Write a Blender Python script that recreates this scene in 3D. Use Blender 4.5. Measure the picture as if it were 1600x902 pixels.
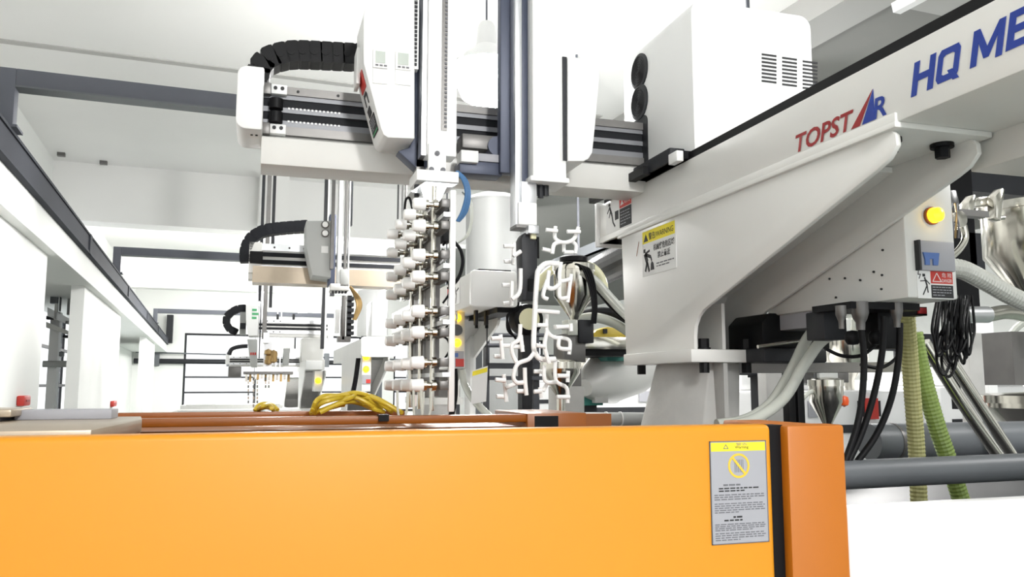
import bpy, bmesh, math, random
from mathutils import Vector, Matrix
random.seed(7)
for o in list(bpy.data.objects): bpy.data.objects.remove(o)
scn = bpy.context.scene
COL = scn.collection

# ------------------------------------------------------------------ camera
F = 1280.0; YAW = math.radians(17.04); PIT = math.radians(6.64); CAMZ = 2.0
cam = bpy.data.cameras.new('camera'); cam.sensor_width = 36; cam.lens = 36 * F / 1600
cam.clip_start = 0.05; cam.clip_end = 200
camo = bpy.data.objects.new('camera', cam); COL.objects.link(camo)
camo.location = (0, 0, CAMZ); camo.rotation_euler = (math.pi / 2 + PIT, 0, -YAW)
scn.camera = camo

# ------------------------------------------------------------------ world and light
w = bpy.data.worlds.new('world'); scn.world = w; w.use_nodes = True
w.node_tree.nodes['Background'].inputs[0].default_value = (0.95, 0.975, 1.0, 1)
w.node_tree.nodes['Background'].inputs[1].default_value = 1.1
scn.view_settings.view_transform = 'Standard'; scn.view_settings.look = 'None'
scn.view_settings.gamma = 1.0; scn.view_settings.exposure = 0.5
scn.view_settings.use_curve_mapping = False
LAMP_W = 300.0

# ------------------------------------------------------------------ measuring helpers (place a thing at a chosen real distance)
_r = Vector((math.cos(YAW), -math.sin(YAW), 0))
_f = Vector((math.sin(YAW) * math.cos(PIT), math.cos(YAW) * math.cos(PIT), math.sin(PIT)))
_u = Vector((-math.sin(YAW) * math.sin(PIT), -math.cos(YAW) * math.sin(PIT), math.cos(PIT)))
RB = math.radians(3.55)          # the hall stands 3.55 degrees off the machine rows
def ray(x, y): return _f + _r * ((x - 800) / F) + _u * ((451 - y) / F)
def at(x, y, X=None, Y=None, Z=None):
    v = ray(x, y)
    t = X / v.x if X is not None else Y / v.y if Y is not None else (Z - CAMZ) / v.z
    return Vector((v.x * t, v.y * t, CAMZ + v.z * t))
def atb(x, y, X=None, Y=None, Z=None):
    v = Matrix.Rotation(-RB, 3, 'Z') @ ray(x, y)
    t = X / v.x if X is not None else Y / v.y if Y is not None else (Z - CAMZ) / v.z
    return Vector((v.x * t, v.y * t, CAMZ + v.z * t))

# ------------------------------------------------------------------ materials
MATS = {}
def mat(name, col, rough=0.5, metal=0.0, var=0.06, scale=8.0, bump=0.0, emit=0.0, trans=0.0, alpha=1.0, spec=0.5, stretch=None):
    m = bpy.data.materials.new(name); m.use_nodes = True
    nt = m.node_tree; b = nt.nodes['Principled BSDF']
    b.inputs['Roughness'].default_value = rough; b.inputs['Metallic'].default_value = metal
    b.inputs['Specular IOR Level'].default_value = spec
    tc = nt.nodes.new('ShaderNodeTexCoord'); n = nt.nodes.new('ShaderNodeTexNoise')
    n.inputs['Scale'].default_value = scale; n.inputs['Detail'].default_value = 4
    if stretch:
        mp = nt.nodes.new('ShaderNodeMapping'); mp.inputs['Scale'].default_value = stretch
        nt.links.new(tc.outputs['Object'], mp.inputs[0]); nt.links.new(mp.outputs[0], n.inputs['Vector'])
    else: nt.links.new(tc.outputs['Object'], n.inputs['Vector'])
    mx = nt.nodes.new('ShaderNodeMix'); mx.data_type = 'RGBA'
    c = list(col)
    mx.inputs['A'].default_value = [max(0, v * (1 - var)) for v in c] + [1]
    mx.inputs['B'].default_value = [min(1, v * (1 + var)) for v in c] + [1]
    nt.links.new(n.outputs['Fac'], mx.inputs['Factor']); nt.links.new(mx.outputs['Result'], b.inputs['Base Color'])
    if bump:
        bp = nt.nodes.new('ShaderNodeBump'); bp.inputs['Strength'].default_value = bump; bp.inputs['Distance'].default_value = 0.01
        nt.links.new(n.outputs['Fac'], bp.inputs['Height']); nt.links.new(bp.outputs[0], b.inputs['Normal'])
    if emit:
        b.inputs['Emission Color'].default_value = c + [1]; b.inputs['Emission Strength'].default_value = emit
    if trans: b.inputs['Transmission Weight'].default_value = trans
    if alpha < 1: b.inputs['Alpha'].default_value = alpha
    MATS[name] = m
    return m
def L(*rgb): return tuple(((v / 255) / 12.92 if v / 255 <= 0.04045 else ((v / 255 + 0.055) / 1.055) ** 2.4) for v in rgb)
mat('ceiling', (0.84, 0.84, 0.825), 0.9, var=0.03, scale=1.2)
mat('concrete', (0.20, 0.20, 0.19), 0.9, var=0.06, scale=1.0)  # shade of the right-hand ceiling bay is put into this dark colour
mat('concrete_half_shade', (0.36, 0.36, 0.345), 0.9, var=0.05, scale=1.0)  # lighter step of the same shade, also put into the colour
mat('wall', (0.84, 0.85, 0.83), 0.85, var=0.03, scale=1.0)
mat('floor', (0.28, 0.33, 0.30), 0.4, var=0.1, scale=1.5)
mat('steel_grey', L(92, 95, 104), 0.55, var=0.08, scale=3)
mat('robot_paint', (0.72, 0.715, 0.69), 0.35, var=0.05, scale=5)
mat('robot_cover', (0.82, 0.825, 0.82), 0.4, var=0.02, scale=4)
mat('cast_paint', (0.46, 0.455, 0.44), 0.6, var=0.12, scale=14, bump=0.25)
mat('aluminium', (0.66, 0.67, 0.69), 0.32, 0.9, var=0.05, scale=20, stretch=(20, 20, 1))
mat('rail_steel', (0.16, 0.155, 0.15), 0.4, 0.6, var=0.15, scale=15)
mat('profile_grey', (0.20, 0.205, 0.22), 0.45, 0.4, var=0.08)
mat('runway_grey', L(66, 68, 74), 0.8, var=0.10, scale=3, spec=0.12)
mat('tank_grey', (0.24, 0.245, 0.24), 0.55, var=0.03)
mat('stainless', (0.62, 0.60, 0.54), 0.16, 1.0, var=0.06, scale=10)
mat('black', (0.004, 0.004, 0.005), 0.5, var=0.2, spec=0.2)
mat('belt', (0.010, 0.011, 0.014), 0.6, var=0.2, spec=0.2)
mat('bluegrey', L(70, 76, 94), 0.45, 0.2, var=0.08)
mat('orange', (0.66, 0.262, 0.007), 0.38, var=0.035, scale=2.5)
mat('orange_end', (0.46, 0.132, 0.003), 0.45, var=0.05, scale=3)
mat('orange_rail', (0.27, 0.075, 0.004), 0.4, var=0.08, scale=6)
mat('bare_plate', (0.40, 0.33, 0.25), 0.3, 0.3, var=0.12, scale=6)
mat('white_plastic', (0.95, 0.95, 0.94), 0.35, var=0.01)
mat('red', L(150, 22, 24), 0.5, var=0.03)
mat('label_red', L(196, 54, 44), 0.5, var=0.03)
mat('blue', L(12, 52, 150), 0.5, var=0.03)
mat('switch_blue', L(74, 106, 168), 0.5, var=0.03)
mat('yellow', L(240, 222, 40), 0.5, var=0.03)
mat('label_white', (0.80, 0.80, 0.79), 0.5, var=0.02)
mat('label_grey', L(160, 160, 166), 0.5, var=0.02)
mat('ink', (0.015, 0.015, 0.017), 0.6, var=0.1)
mat('ink_grey', L(105, 105, 110), 0.6, var=0.05)
mat('green', L(70, 170, 110), 0.5, var=0.05)
mat('teal', L(50, 125, 115), 0.5, var=0.05)
mat('screen', L(170, 178, 170), 0.3, var=0.05)
mat('lens_amber', (1.0, 0.62, 0.01), 0.3, var=0.02, emit=3.0)
mat('lens_orange', (0.9, 0.12, 0.02), 0.3, var=0.02)
mat('lamp_glow', (1.0, 1.0, 1.0), 0.5, var=0.0, emit=40.0)
mat('hose_clear', (0.68, 0.70, 0.64), 0.18, var=0.06, trans=0.25)
mat('hose_cream', (0.80, 0.78, 0.52), 0.3, var=0.05)
mat('hose_yellow', (0.62, 0.60, 0.26), 0.25, var=0.10, scale=30, trans=0.15)
mat('hose_green', (0.33, 0.45, 0.12), 0.22, var=0.12, scale=30, trans=0.15)
mat('hose_grey', (0.38, 0.39, 0.36), 0.3, var=0.1)
mat('cable_yellow', (0.55, 0.40, 0.03), 0.4, var=0.1)
mat('cable_blue', (0.05, 0.15, 0.32), 0.4, var=0.1)
mat('duct_grey', L(98, 102, 106), 0.45, var=0.06, scale=3)
mat('duct_dark', (0.10, 0.10, 0.10), 0.25, 0.6, var=0.2, scale=10)
mat('tank', (0.44, 0.45, 0.44), 0.5, var=0.03)
mat('machine_white', (0.80, 0.80, 0.80), 0.45, var=0.03)
mat('machine_dark', (0.022, 0.023, 0.027), 0.5, var=0.15, spec=0.3)
mat('pane', (0.9, 0.95, 1.0), 0.05, var=0.0, trans=0.0, alpha=0.12)
mat('brass', (0.42, 0.28, 0.12), 0.35, 0.8, var=0.2)

# ------------------------------------------------------------------ mesh builder
ORG = {}
def org(o): return ORG.get(o.name, Vector((0, 0, 0))) if o else Vector((0, 0, 0))
def spline(pts, sub=6):
    P = [Vector(p) for p in pts]
    if len(P) < 3: return P
    out = []
    for i in range(len(P) - 1):
        p0 = P[max(i - 1, 0)]; p1 = P[i]; p2 = P[i + 1]; p3 = P[min(i + 2, len(P) - 1)]
        for k in range(sub):
            t = k / sub
            out.append(0.5 * ((2 * p1) + (-p0 + p2) * t + (2 * p0 - 5 * p1 + 4 * p2 - p3) * t * t + (-p0 + 3 * p1 - 3 * p2 + p3) * t ** 3))
    out.append(P[-1]); return out
class MB:
    def __init__(s): s.v = []; s.f = []
    def add(s, vs, fs):
        n = len(s.v); s.v += [Vector(v) for v in vs]; s.f += [tuple(i + n for i in f) for f in fs]; return s
    def box(s, x0, x1, y0, y1, z0, z1):
        x0, x1 = min(x0, x1), max(x0, x1); y0, y1 = min(y0, y1), max(y0, y1); z0, z1 = min(z0, z1), max(z0, z1)
        return s.add([(x0, y0, z0), (x1, y0, z0), (x1, y1, z0), (x0, y1, z0), (x0, y0, z1), (x1, y0, z1), (x1, y1, z1), (x0, y1, z1)],
                     [(0, 3, 2, 1), (4, 5, 6, 7), (0, 1, 5, 4), (1, 2, 6, 5), (2, 3, 7, 6), (3, 0, 4, 7)])
    def prism(s, poly, ax, a0, a1):
        n = len(poly)
        mk = {'X': lambda p, a: (a, p[0], p[1]), 'Y': lambda p, a: (p[0], a, p[1]), 'Z': lambda p, a: (p[0], p[1], a)}[ax]
        vs = [mk(p, a0) for p in poly] + [mk(p, a1) for p in poly]
        fs = [tuple(range(n))[::-1], tuple(range(n, 2 * n))] + [(i, (i + 1) % n, (i + 1) % n + n, i + n) for i in range(n)]
        return s.add(vs, fs)
    def loft(s, rings, caps=True):
        n = len(rings[0]); vs = [p for r in rings for p in r]; fs = []
        for k in range(len(rings) - 1):
            for i in range(n):
                j = (i + 1) % n; fs.append((k * n + i, k * n + j, (k + 1) * n + j, (k + 1) * n + i))
        if caps: fs += [tuple(range(n))[::-1], tuple(range((len(rings) - 1) * n, len(rings) * n))]
        return s.add(vs, fs)
    def tube(s, pts, r, n=8, sub=6, rf=None):
        P = spline(pts, sub) if sub else [Vector(p) for p in pts]
        rings = []; up = None
        for i, p in enumerate(P):
            t = (P[min(i + 1, len(P) - 1)] - P[max(i - 1, 0)])
            if t.length < 1e-9: t = Vector((0, 0, 1))
            t.normalize()
            if up is None:
                up = Vector((0, 0, 1)) if abs(t.z) < 0.9 else Vector((1, 0, 0))
            a = t.cross(up)
            if a.length < 1e-6: a = t.cross(Vector((0, 1, 0)))
            a.normalize(); b = a.cross(t); up = b
            rr = rf(i / max(1, len(P) - 1), i) if rf else r
            rings.append([p + (a * math.cos(2 * math.pi * k / n) + b * math.sin(2 * math.pi * k / n)) * rr for k in range(n)])
        return s.loft(rings)
    def cyl(s, p0, p1, r, r1=None, n=16):
        r1 = r if r1 is None else r1
        return s.tube([p0, p1], r, n, 0, rf=lambda t, i: r + (r1 - r) * t)
    def lathe(s, c, prof, n=28, ax='Z'):
        c = Vector(c); rings = []
        for r, h in prof:
            r = max(r, 1e-4); ring = []
            for k in range(n):
                a = 2 * math.pi * k / n; p = (r * math.cos(a), r * math.sin(a))
                ring.append(c + (Vector((p[0], p[1], h)) if ax == 'Z' else Vector((h, p[0], p[1])) if ax == 'X' else Vector((p[0], h, p[1]))))
            rings.append(ring)
        return s.loft(rings)
    def build(s, name, m, parent=None, bevel=0, seg=2, smooth=False, kind=None, rot=None, local=False):
        o_ = Vector((0, 0, 0)) if local else org(parent)
        me = bpy.data.meshes.new(name)
        me.from_pydata([tuple(v - o_) for v in s.v], [], s.f)
        bm = bmesh.new(); bm.from_mesh(me)
        bmesh.ops.recalc_face_normals(bm, faces=bm.faces)
        if bevel:
            ed = [e for e in bm.edges if len(e.link_faces) == 2 and e.calc_face_angle(0) > 0.5]
            bmesh.ops.bevel(bm, geom=ed, offset=bevel, segments=seg, affect='EDGES', clamp_overlap=True, profile=0.5)
        bm.to_mesh(me); bm.free()
        if smooth or bevel:
            for p in me.polygons: p.use_smooth = True
            me.set_sharp_from_angle(angle=math.radians(38))
        me.materials.append(MATS[m])
        o = bpy.data.objects.new(name, me); COL.objects.link(o)
        if parent: o.parent = parent; ORG[o.name] = Vector(o_)
        if rot: o.rotation_euler = (0, 0, rot)
        if kind: o['kind'] = kind
        return o
def thing(name, label, cat, loc=(0, 0, 0), group=None):
    o = bpy.data.objects.new(name, None); COL.objects.link(o); o.location = loc; o.empty_display_size = 0.05
    o['label'] = label; o['category'] = cat
    if group: o['group'] = group
    ORG[o.name] = Vector(loc); return o
def tag(o, label, cat, group=None):
    o['label'] = label; o['category'] = cat
    if group: o['group'] = group
    return o
def sub(name, parent):
    o = bpy.data.objects.new(name, None); COL.objects.link(o); o.parent = parent; o.empty_display_size = 0.02
    ORG[o.name] = Vector(org(parent)); return o
def inst(o, d=(0, 0, 0), parent=None, rot=None):
    c = o.copy(); COL.objects.link(c); c.parent = parent if parent else o.parent
    c.location = Vector(o.location) + Vector(d)
    if rot is not None: c.rotation_euler = rot
    ORG[c.name] = ORG.get(o.name, Vector((0, 0, 0))) + Vector(d)
    return c
def alone(mb, name, m, label, cat, group=None, **k):
    """one thing that is one mesh, its origin at its lowest point"""
    xs = mb.v; c = Vector((sum(v.x for v in xs) / len(xs), sum(v.y for v in xs) / len(xs), min(v.z for v in xs)))
    mb.v = [v - c for v in xs]
    o = mb.build(name, m, None, **k); o.location = c; ORG[o.name] = c
    return tag(o, label, cat, group)
def text(s, name, m, parent, p, xd, yd, width, height, shear=0.0, bold=0.0, depth=0.0006):
    """flat lettering fitted into width x height, lower left at p"""
    cu = bpy.data.curves.new(name, 'FONT'); cu.body = s; cu.size = 1; cu.shear = shear; cu.offset = bold; cu.resolution_u = 3
    to = bpy.data.objects.new(name, cu); COL.objects.link(to)
    dg = bpy.context.evaluated_depsgraph_get(); dg.update()
    me = bpy.data.meshes.new_from_object(to.evaluated_get(dg))
    bpy.data.objects.remove(to); bpy.data.curves.remove(cu)
    xs = [v.co.x for v in me.vertices]; ys = [v.co.y for v in me.vertices]
    x0, x1, y0, y1 = min(xs), max(xs), min(ys), max(ys)
    p = Vector(p); xd = Vector(xd).normalized(); yd = Vector(yd).normalized(); nn = xd.cross(yd)
    o_ = org(parent)
    for v in me.vertices:
        v.co = p - o_ + xd * ((v.co.x - x0) / (x1 - x0) * width) + yd * ((v.co.y - y0) / (y1 - y0) * height) + nn * depth
    me.materials.clear(); me.materials.append(MATS[m])
    o = bpy.data.objects.new(name, me); COL.objects.link(o); o.parent = parent; ORG[o.name] = Vector(o_)
    return o
class Face:
    """a flat sticker frame: local (a, b) in 0..1 on a rectangle with corner p, axes xd*w, yd*h"""
    def __init__(s, p, xd, yd, w, h): s.p = Vector(p); s.x = Vector(xd).normalized(); s.y = Vector(yd).normalized(); s.w = w; s.h = h; s.n = s.x.cross(s.y)
    def pt(s, a, b, d=0): return s.p + s.x * (a * s.w) + s.y * (b * s.h) + s.n * d
    def quad(s, mb, a0, b0, a1, b1, d0=-0.001, d1=0.001):
        vs = [s.pt(a, b, d) for d in (d0, d1) for a, b in ((a0, b0), (a1, b0), (a1, b1), (a0, b1))]
        return mb.add(vs, [(0, 3, 2, 1), (4, 5, 6, 7), (0, 1, 5, 4), (1, 2, 6, 5), (2, 3, 7, 6), (3, 0, 4, 7)])
    def poly(s, mb, pts, d0=0.0, d1=0.0016):
        n = len(pts); vs = [s.pt(a, b, d) for d in (d0, d1) for a, b in pts]
        return mb.add(vs, [tuple(range(n))[::-1], tuple(range(n, 2 * n))] + [(i, (i + 1) % n, (i + 1) % n + n, i + n) for i in range(n)])
    def stroke(s, mb, a0, b0, a1, b1, t, d=0.0016):
        p = Vector((a0 * s.w, b0 * s.h)); q = Vector((a1 * s.w, b1 * s.h)); e = (q - p).normalized(); e = Vector((-e.y, e.x)) * t
        return s.poly(mb, [((v.x) / s.w, (v.y) / s.h) for v in (p + e, p - e, q - e, q + e)], d1=d)
    def text(s, st, name, m, parent, a0, b0, a1, b1, **k):
        return text(st, name, m, parent, s.pt(a0, b0), s.x, s.y, (a1 - a0) * s.w, (b1 - b0) * s.h, depth=0.0018, **k)
def bars(face, mb, a0, a1, b1, b0, rows, t, seed=1):
    """rows of print too small to read: broken dark dashes"""
    rnd = random.Random(seed)
    for i in range(rows):
        b = b1 + (b0 - b1) * (i + 0.5) / rows; a = a0; end = a1 if i < rows - 1 else a0 + (a1 - a0) * rnd.uniform(0.4, 0.8)
        while a < end - 0.02:
            l = rnd.uniform(0.04, 0.11); face.quad(mb, a, b - t, min(a + l, end), b + t, 0.0012, 0.0017); a += l + 0.02
    return mb
NX = Vector((-1, 0, 0)); UP = Vector((0, 0, 1)); MY = Vector((0, -1, 0)); PX = Vector((1, 0, 0))

# ================================================================== the hall (turned by RB)
def struct(mb, name, m, parent=None, label=None, **k):
    o = mb.build(name, m, parent, rot=None if parent else RB, **k)
    if not parent: o['kind'] = 'structure'
    if label: o['label'] = label
    return o
CZ = 5.3
floor = struct(MB().box(-3, 15, -4, 31, -0.1, 0), 'floor', 'floor', label='green-grey painted factory floor under the machines')
ceil = struct(MB().box(-3, 15, -4.0, 31, CZ, CZ + 0.2), 'ceiling', 'ceiling', label='white painted concrete ceiling slab with beams')
q0 = atb(1248, 0, Z=CZ); q1 = atb(1320, 0, X=q0.x)
c1 = struct(MB().box(-3, q0.x, 13.5, 13.95, 4.42, CZ), 'ceiling_beam', 'ceiling', ceil)
struct(MB().box(-3, q0.x, 22.5, 22.95, 4.42, CZ), 'ceiling_beam', 'ceiling', ceil)
pa, pb = atb(407, 262, Y=13.2), atb(452, 262, Y=13.2)
struct(MB().box(pa.x, pb.x, 13.1, 13.5, 4.5, CZ), 'ceiling_bracket', 'ceiling', ceil)
q0 = atb(1248, 0, Z=CZ); q1 = atb(1320, 0, X=q0.x)
struct(MB().box(q0.x, q0.x + .42, -4, 31, q1.z, CZ), 'ceiling_beam', 'concrete_half_shade', ceil)
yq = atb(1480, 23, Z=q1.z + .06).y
struct(MB().box(q0.x + .42, 15, yq, 31, q1.z + .06, CZ), 'shaded_ceiling_bay', 'concrete', ceil)  # deep shade under the slab, given as a darker material
struct(MB().box(q0.x + .42, 15, -4, yq, q1.z + .04, CZ), 'shaded_ceiling_bay', 'concrete_half_shade', ceil)
lb0 = atb(1401, 17, Z=4.75)
lbt = thing('batten_light', 'white batten light fitting end under the shaded ceiling bay', 'light fitting', (0, 0, 0)); lbt.rotation_euler = (0, 0, RB)
MB().prism([(lb0.x - .05, 4.80), (lb0.x - .035, 4.73), (lb0.x + .035, 4.73), (lb0.x + .05, 4.80)], 'Y', lb0.y - 1.3, lb0.y).build('housing', 'robot_cover', lbt)
MB().cyl((lb0.x, lb0.y, 4.765), (lb0.x, lb0.y + .003, 4.765), .014, n=10).build('socket', 'ink', lbt)
for k in (.2, 1.1): MB().cyl((lb0.x, lb0.y - k, 4.80), (lb0.x, lb0.y - k, q1.z + .05), .006, n=6).build('hanger', 'steel_grey', lbt)
j0 = atb(0, 60, Z=CZ)
struct(MB().box(-3, 4.5, j0.y, j0.y + 0.10, CZ - 0.012, CZ), 'ceiling_joint', 'cast_paint', ceil)
for px in ((96, 239), (162, 252)):                              # small ceiling hooks
    p = atb(*px, Z=CZ); struct(MB().box(p.x - .05, p.x + .05, p.y - .04, p.y + .04, CZ - .05, CZ), 'ceiling_plate', 'rail_steel', ceil)
# left wall: back plane with a window, pillars in front
WLX = -2.2
wl = MB()
wl.box(WLX - .2, WLX, -1, 12.6, 0, CZ); wl.box(WLX - .2, WLX, 19.5, 30, 0, CZ)
wl.box(WLX - .2, WLX, 12.6, 19.5, 0, 1.2); wl.box(WLX - .2, WLX, 12.6, 19.5, 4.35, CZ)
wall_left = struct(wl, 'wall_left', 'wall', label='white painted wall with a window behind the pillars')
def window(name, frame_mb, panes, label, bars_):
    w_ = frame_mb.build(name, 'machine_dark', None, rot=RB); w_['kind'] = 'structure'; w_['label'] = label
    for b in bars_: b.build('mullion', 'machine_dark', w_)
    for p in panes: p.build('pane', 'pane', w_)
    return w_
fr = MB(); a, b, z0, z1 = 12.6, 19.5, 1.2, 4.35; xx = WLX - .12
for y_ in (a, b - .06): fr.box(xx, xx + .06, y_, y_ + .06, z0, z1)
for z_ in (z0, z1 - .06): fr.box(xx, xx + .06, a, b, z_, z_ + .06)
hs = [1.95, 2.55, 3.2, 3.75]
window('window_1', fr, [MB().box(xx + .025, xx + .032, a + .06, b - .06, s + .04, e) for s, e in zip([z0] + hs, hs + [z1])],
       'steel framed window with thin horizontal bars between the white pillars',
       [MB().box(xx, xx + .06, a + .06, b - .06, h, h + .045) for h in hs] + [MB().box(xx, xx + .06, 16, 16.05, z0, z1)])
PX_ = -1.23
for y0, y1, nm in ((-1, 7.56, 'white wall pier nearest the camera under the crane runway'), (9.85, 14.1, 'white wall pier beyond the first window opening'), (20.2, 24.0, 'white wall pier near the end of the hall')):
    o = struct(MB().box(PX_ - .13, PX_, y0, y1, 0, 3.05), 'pillar', 'wall', label=nm)
struct(MB().box(WLX, PX_ + .08, -1, 30, 3.05, 3.29), 'trim_1', 'wall', label='white concrete runway ledge on top of the piers')
# far wall with windows
wf = MB(); FY = 30.0
wins = [(-0.62, 1.75), (3.0, 5.4), (6.6, 9.0), (10.2, 12.6)]
zs0, zs1 = 1.0, 3.72
wf.box(-2.4, 15, FY, FY + .25, 0, zs0); wf.box(-2.4, 15, FY, FY + .25, zs1, CZ)
ed = [-2.4] + [v for p in wins for v in p] + [15]
for i in range(0, len(ed), 2): wf.box(ed[i], ed[i + 1], FY, FY + .25, zs0, zs1)
struct(wf, 'wall_back', 'wall', label='white end wall of the hall with large windows')
struct(MB().box(14.6, 14.8, -1, FY, 0, CZ), 'wall_right', 'wall', label='white side wall behind the far machines')
wr_ = MB(); wr_.box(-2.4, -.6, -4.2, -4, 0, CZ); wr_.box(5.2, 15, -4.2, -4, 0, CZ); wr_.box(-.6, 5.2, -4.2, -4, 3.6, CZ)  # added out of view to cut ambient light; opening lets some in
struct(wr_, 'wall_front', 'wall', label='unseen white wall behind the camera with an opening added to admit daylight')
for i, (a, b) in enumerate(wins):
    fr = MB(); yy = FY + .08
    for x_ in (a, b - .07): fr.box(x_, x_ + .07, yy, yy + .07, zs0, zs1)
    for z_ in (zs0, zs1 - .07): fr.box(a, b, yy, yy + .07, z_, z_ + .07)
    hs = [1.68, 2.20, 2.78]
    window('window_%d' % (i + 2), fr, [MB().box(a + .07, b - .07, yy + .03, yy + .04, s + .05, e) for s, e in zip([zs0] + hs, hs + [zs1])],
           ['black framed window on the end wall beside the wall pipe', 'second black framed window of the end wall', 'third black framed window of the end wall', 'last black framed window of the end wall'][i],
           [MB().box(a + .07, b - .07, yy, yy + .07, h, h + .055) for h in hs])
# pipes on the end wall
p0, p1 = atb(186, 564, Y=FY - .15), atb(420, 566, Y=FY - .15); p0.x = -2.15
wp = thing('wall_pipe', 'dark thick pipe running level along the white end wall', 'pipe', (0, 0, 0)); wp.rotation_euler = (0, 0, RB)
MB().cyl((p0.x, FY - .15, p0.z), (p1.x + 6, FY - .15, p0.z), .085, n=14).build('pipe', 'machine_dark', wp, smooth=True)
for k in (0.62, 2.9, 6.2): MB().box(p0.x + k, p0.x + k + .16, FY - .26, FY, p0.z - .16, p0.z + .33).build('pipe_bracket', 'duct_grey', wp)
p0 = atb(186, 550, Y=FY - .2); p0.x = -2.1
tp = alone(MB().cyl((p0.x, FY - .2, p0.z), (p1.x + 6, FY - .2, p0.z - .18), .025, n=8), 'conduit', 'duct_grey', 'thin grey conduit above the dark pipe on the end wall', 'conduit', smooth=True)
_M = Matrix.Rotation(RB, 3, 'Z'); tp.location = _M @ tp.location; tp.rotation_euler = (0, 0, RB)
# crane runway and the steel cross beams
rw = thing('crane_runway', 'long dark grey steel runway beam along the white piers', 'steel beam', (0, 0, 0)); rw.rotation_euler = (0, 0, RB)
z0, z1 = 3.29, 3.485; xr = -1.10
y_end = 29.5
MB().box(xr - .16, xr, 1.0, y_end, z0, z0 + .02).build('flange', 'runway_grey', rw)
MB().box(xr - .16, xr, 1.0, y_end, z1 - .02, z1).build('flange', 'runway_grey', rw)
MB().box(xr - .03, xr - .012, 1.0, y_end, z0 + .02, z1 - .02).build('web', 'runway_grey', rw)
for yb in (4.4, 9.0, 13.6, 18.2, 22.8): MB().box(xr - .02, xr + .004, yb, yb + .14, z0, z1).build('splice_plate', 'runway_grey', rw)
for yb, lab in ((5.43, 'grey steel cross beam nearest the camera, bolted to the crane runway'), (12.2, 'grey steel cross beam in the middle of the three on the runway'), (22.0, 'grey steel cross beam farthest away, close to the end wall')):
    cb = thing('cross_beam', lab, 'steel beam', (0, 0, 0), 'steel cross beams over the machine row'); cb.rotation_euler = (0, 0, RB)
    MB().box(xr - .10, xr + .0, yb - .05, yb + .05, z1, 3.85).build('post', 'steel_grey', cb, bevel=.004)
    MB().box(xr, 3.2, yb - .05, yb + .05, 3.74, 3.85).build('beam', 'steel_grey', cb, bevel=.004)
    MB().box(xr - .13, xr + .03, yb - .09, yb + .09, z1, z1 + .015).build('foot_plate', 'steel_grey', cb)
    MB().box(xr, 3.2, yb - .06, yb + .06, 3.735, 3.745).build('lower_flange', 'duct_grey', cb)
# black post on the end wall under the runway end
p0, p1 = atb(261, 492, Y=29.6), atb(269, 536, Y=29.6)
bp = alone(MB().box(p0.x, p1.x, 29.55, 29.95, p1.z, p0.z), 'rail_stop', 'machine_dark', 'dark end stop where the runway meets the end wall', 'rail stop')
bp.location = _M @ bp.location; bp.rotation_euler = (0, 0, RB)
# high-bay lamps
LAMPS = [(760, 105, 5.6, 'glaring high-bay lamp hanging right behind the big robot arm'), (612, 372, 15.5, 'bright high-bay lamp behind the second robot'),]
def lamp(p, label, power, kind='POINT'):
    t = thing('high_bay_lamp', label, 'lamp', p, 'high-bay lamps')
    MB().lathe(p, [(.05, .34), (.07, .30), (.08, .16), (.24, .02), (.25, 0), (.235, 0), (.20, .03), (.01, .06)], 32).build('reflector', 'robot_cover', t, smooth=True)
    MB().lathe(p, [(.001, -.30), (.10, -.285), (.18, -.23), (.225, -.12), (.232, .0), (.20, .02), (.001, .025)], 28).build('diffuser', 'lamp_glow', t, smooth=True)
    MB().cyl(Vector(p) + Vector((0, 0, .34)), (p[0], p[1], CZ), .008, n=6).build('hanger', 'steel_grey', t)
    ld = bpy.data.lights.new('lamp_light', kind); ld.energy = power; ld.shadow_soft_size = .22
    if kind == 'SPOT': ld.spot_size = math.radians(174); ld.spot_blend = .1
    ld.color = (1, .985, .96)
    lo = bpy.data.objects.new('lamp_light', ld); COL.objects.link(lo); lo.parent = t; lo.location = (0, 0, -.56)
    return t
for u_, v_, Y_, lab in LAMPS: lamp(at(u_, v_, Y=Y_), lab, LAMP_W)
for (x_, y_, lab, pw, kd) in ((1.0, -2.6, 'high-bay lamp above the camera position', 340, 'SPOT'), (4.6, 1.0, 'high-bay lamp over the aisle beside the big robot', 60, 'SPOT'), (5.4, 6.9, 'high-bay lamp over the far machine row beside the big robot', 300, 'SPOT'), (6.2, 12.0, 'high-bay lamp at the back of the far machine row', 300, 'SPOT'), (.2, 17.5, 'high-bay lamp between the far robots', 420, 'POINT'), (1.2, 26.0, 'added high-bay lamp that brightens the end wall', 420, 'POINT')):  # the last lamp is added to brighten the end wall
    lamp((x_, y_, 4.45), lab, pw, kd)

# red alarm boxes on the piers
for (u0, v0, u1, v1, lab) in ((40, 618, 51, 635, 'small red alarm box low on the nearest white pier'), (179, 626, 184, 636, 'tiny red alarm box at the edge of the second white pier')):
    a, b = atb(u0, v1, X=PX_ + .06), atb(u1, v0, X=PX_ + .06)
    t = thing('alarm_box', lab, 'alarm box', (0, 0, 0), 'red alarm boxes'); t.rotation_euler = (0, 0, RB)
    MB().box(PX_, PX_ + .05, a.y, b.y, a.z, b.z).build('box', 'label_red', t, bevel=.01); MB().box(PX_ + .05, PX_ + .056, a.y + .06, b.y - .06, a.z + .03, b.z - .03).build('front', 'red', t)
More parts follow.
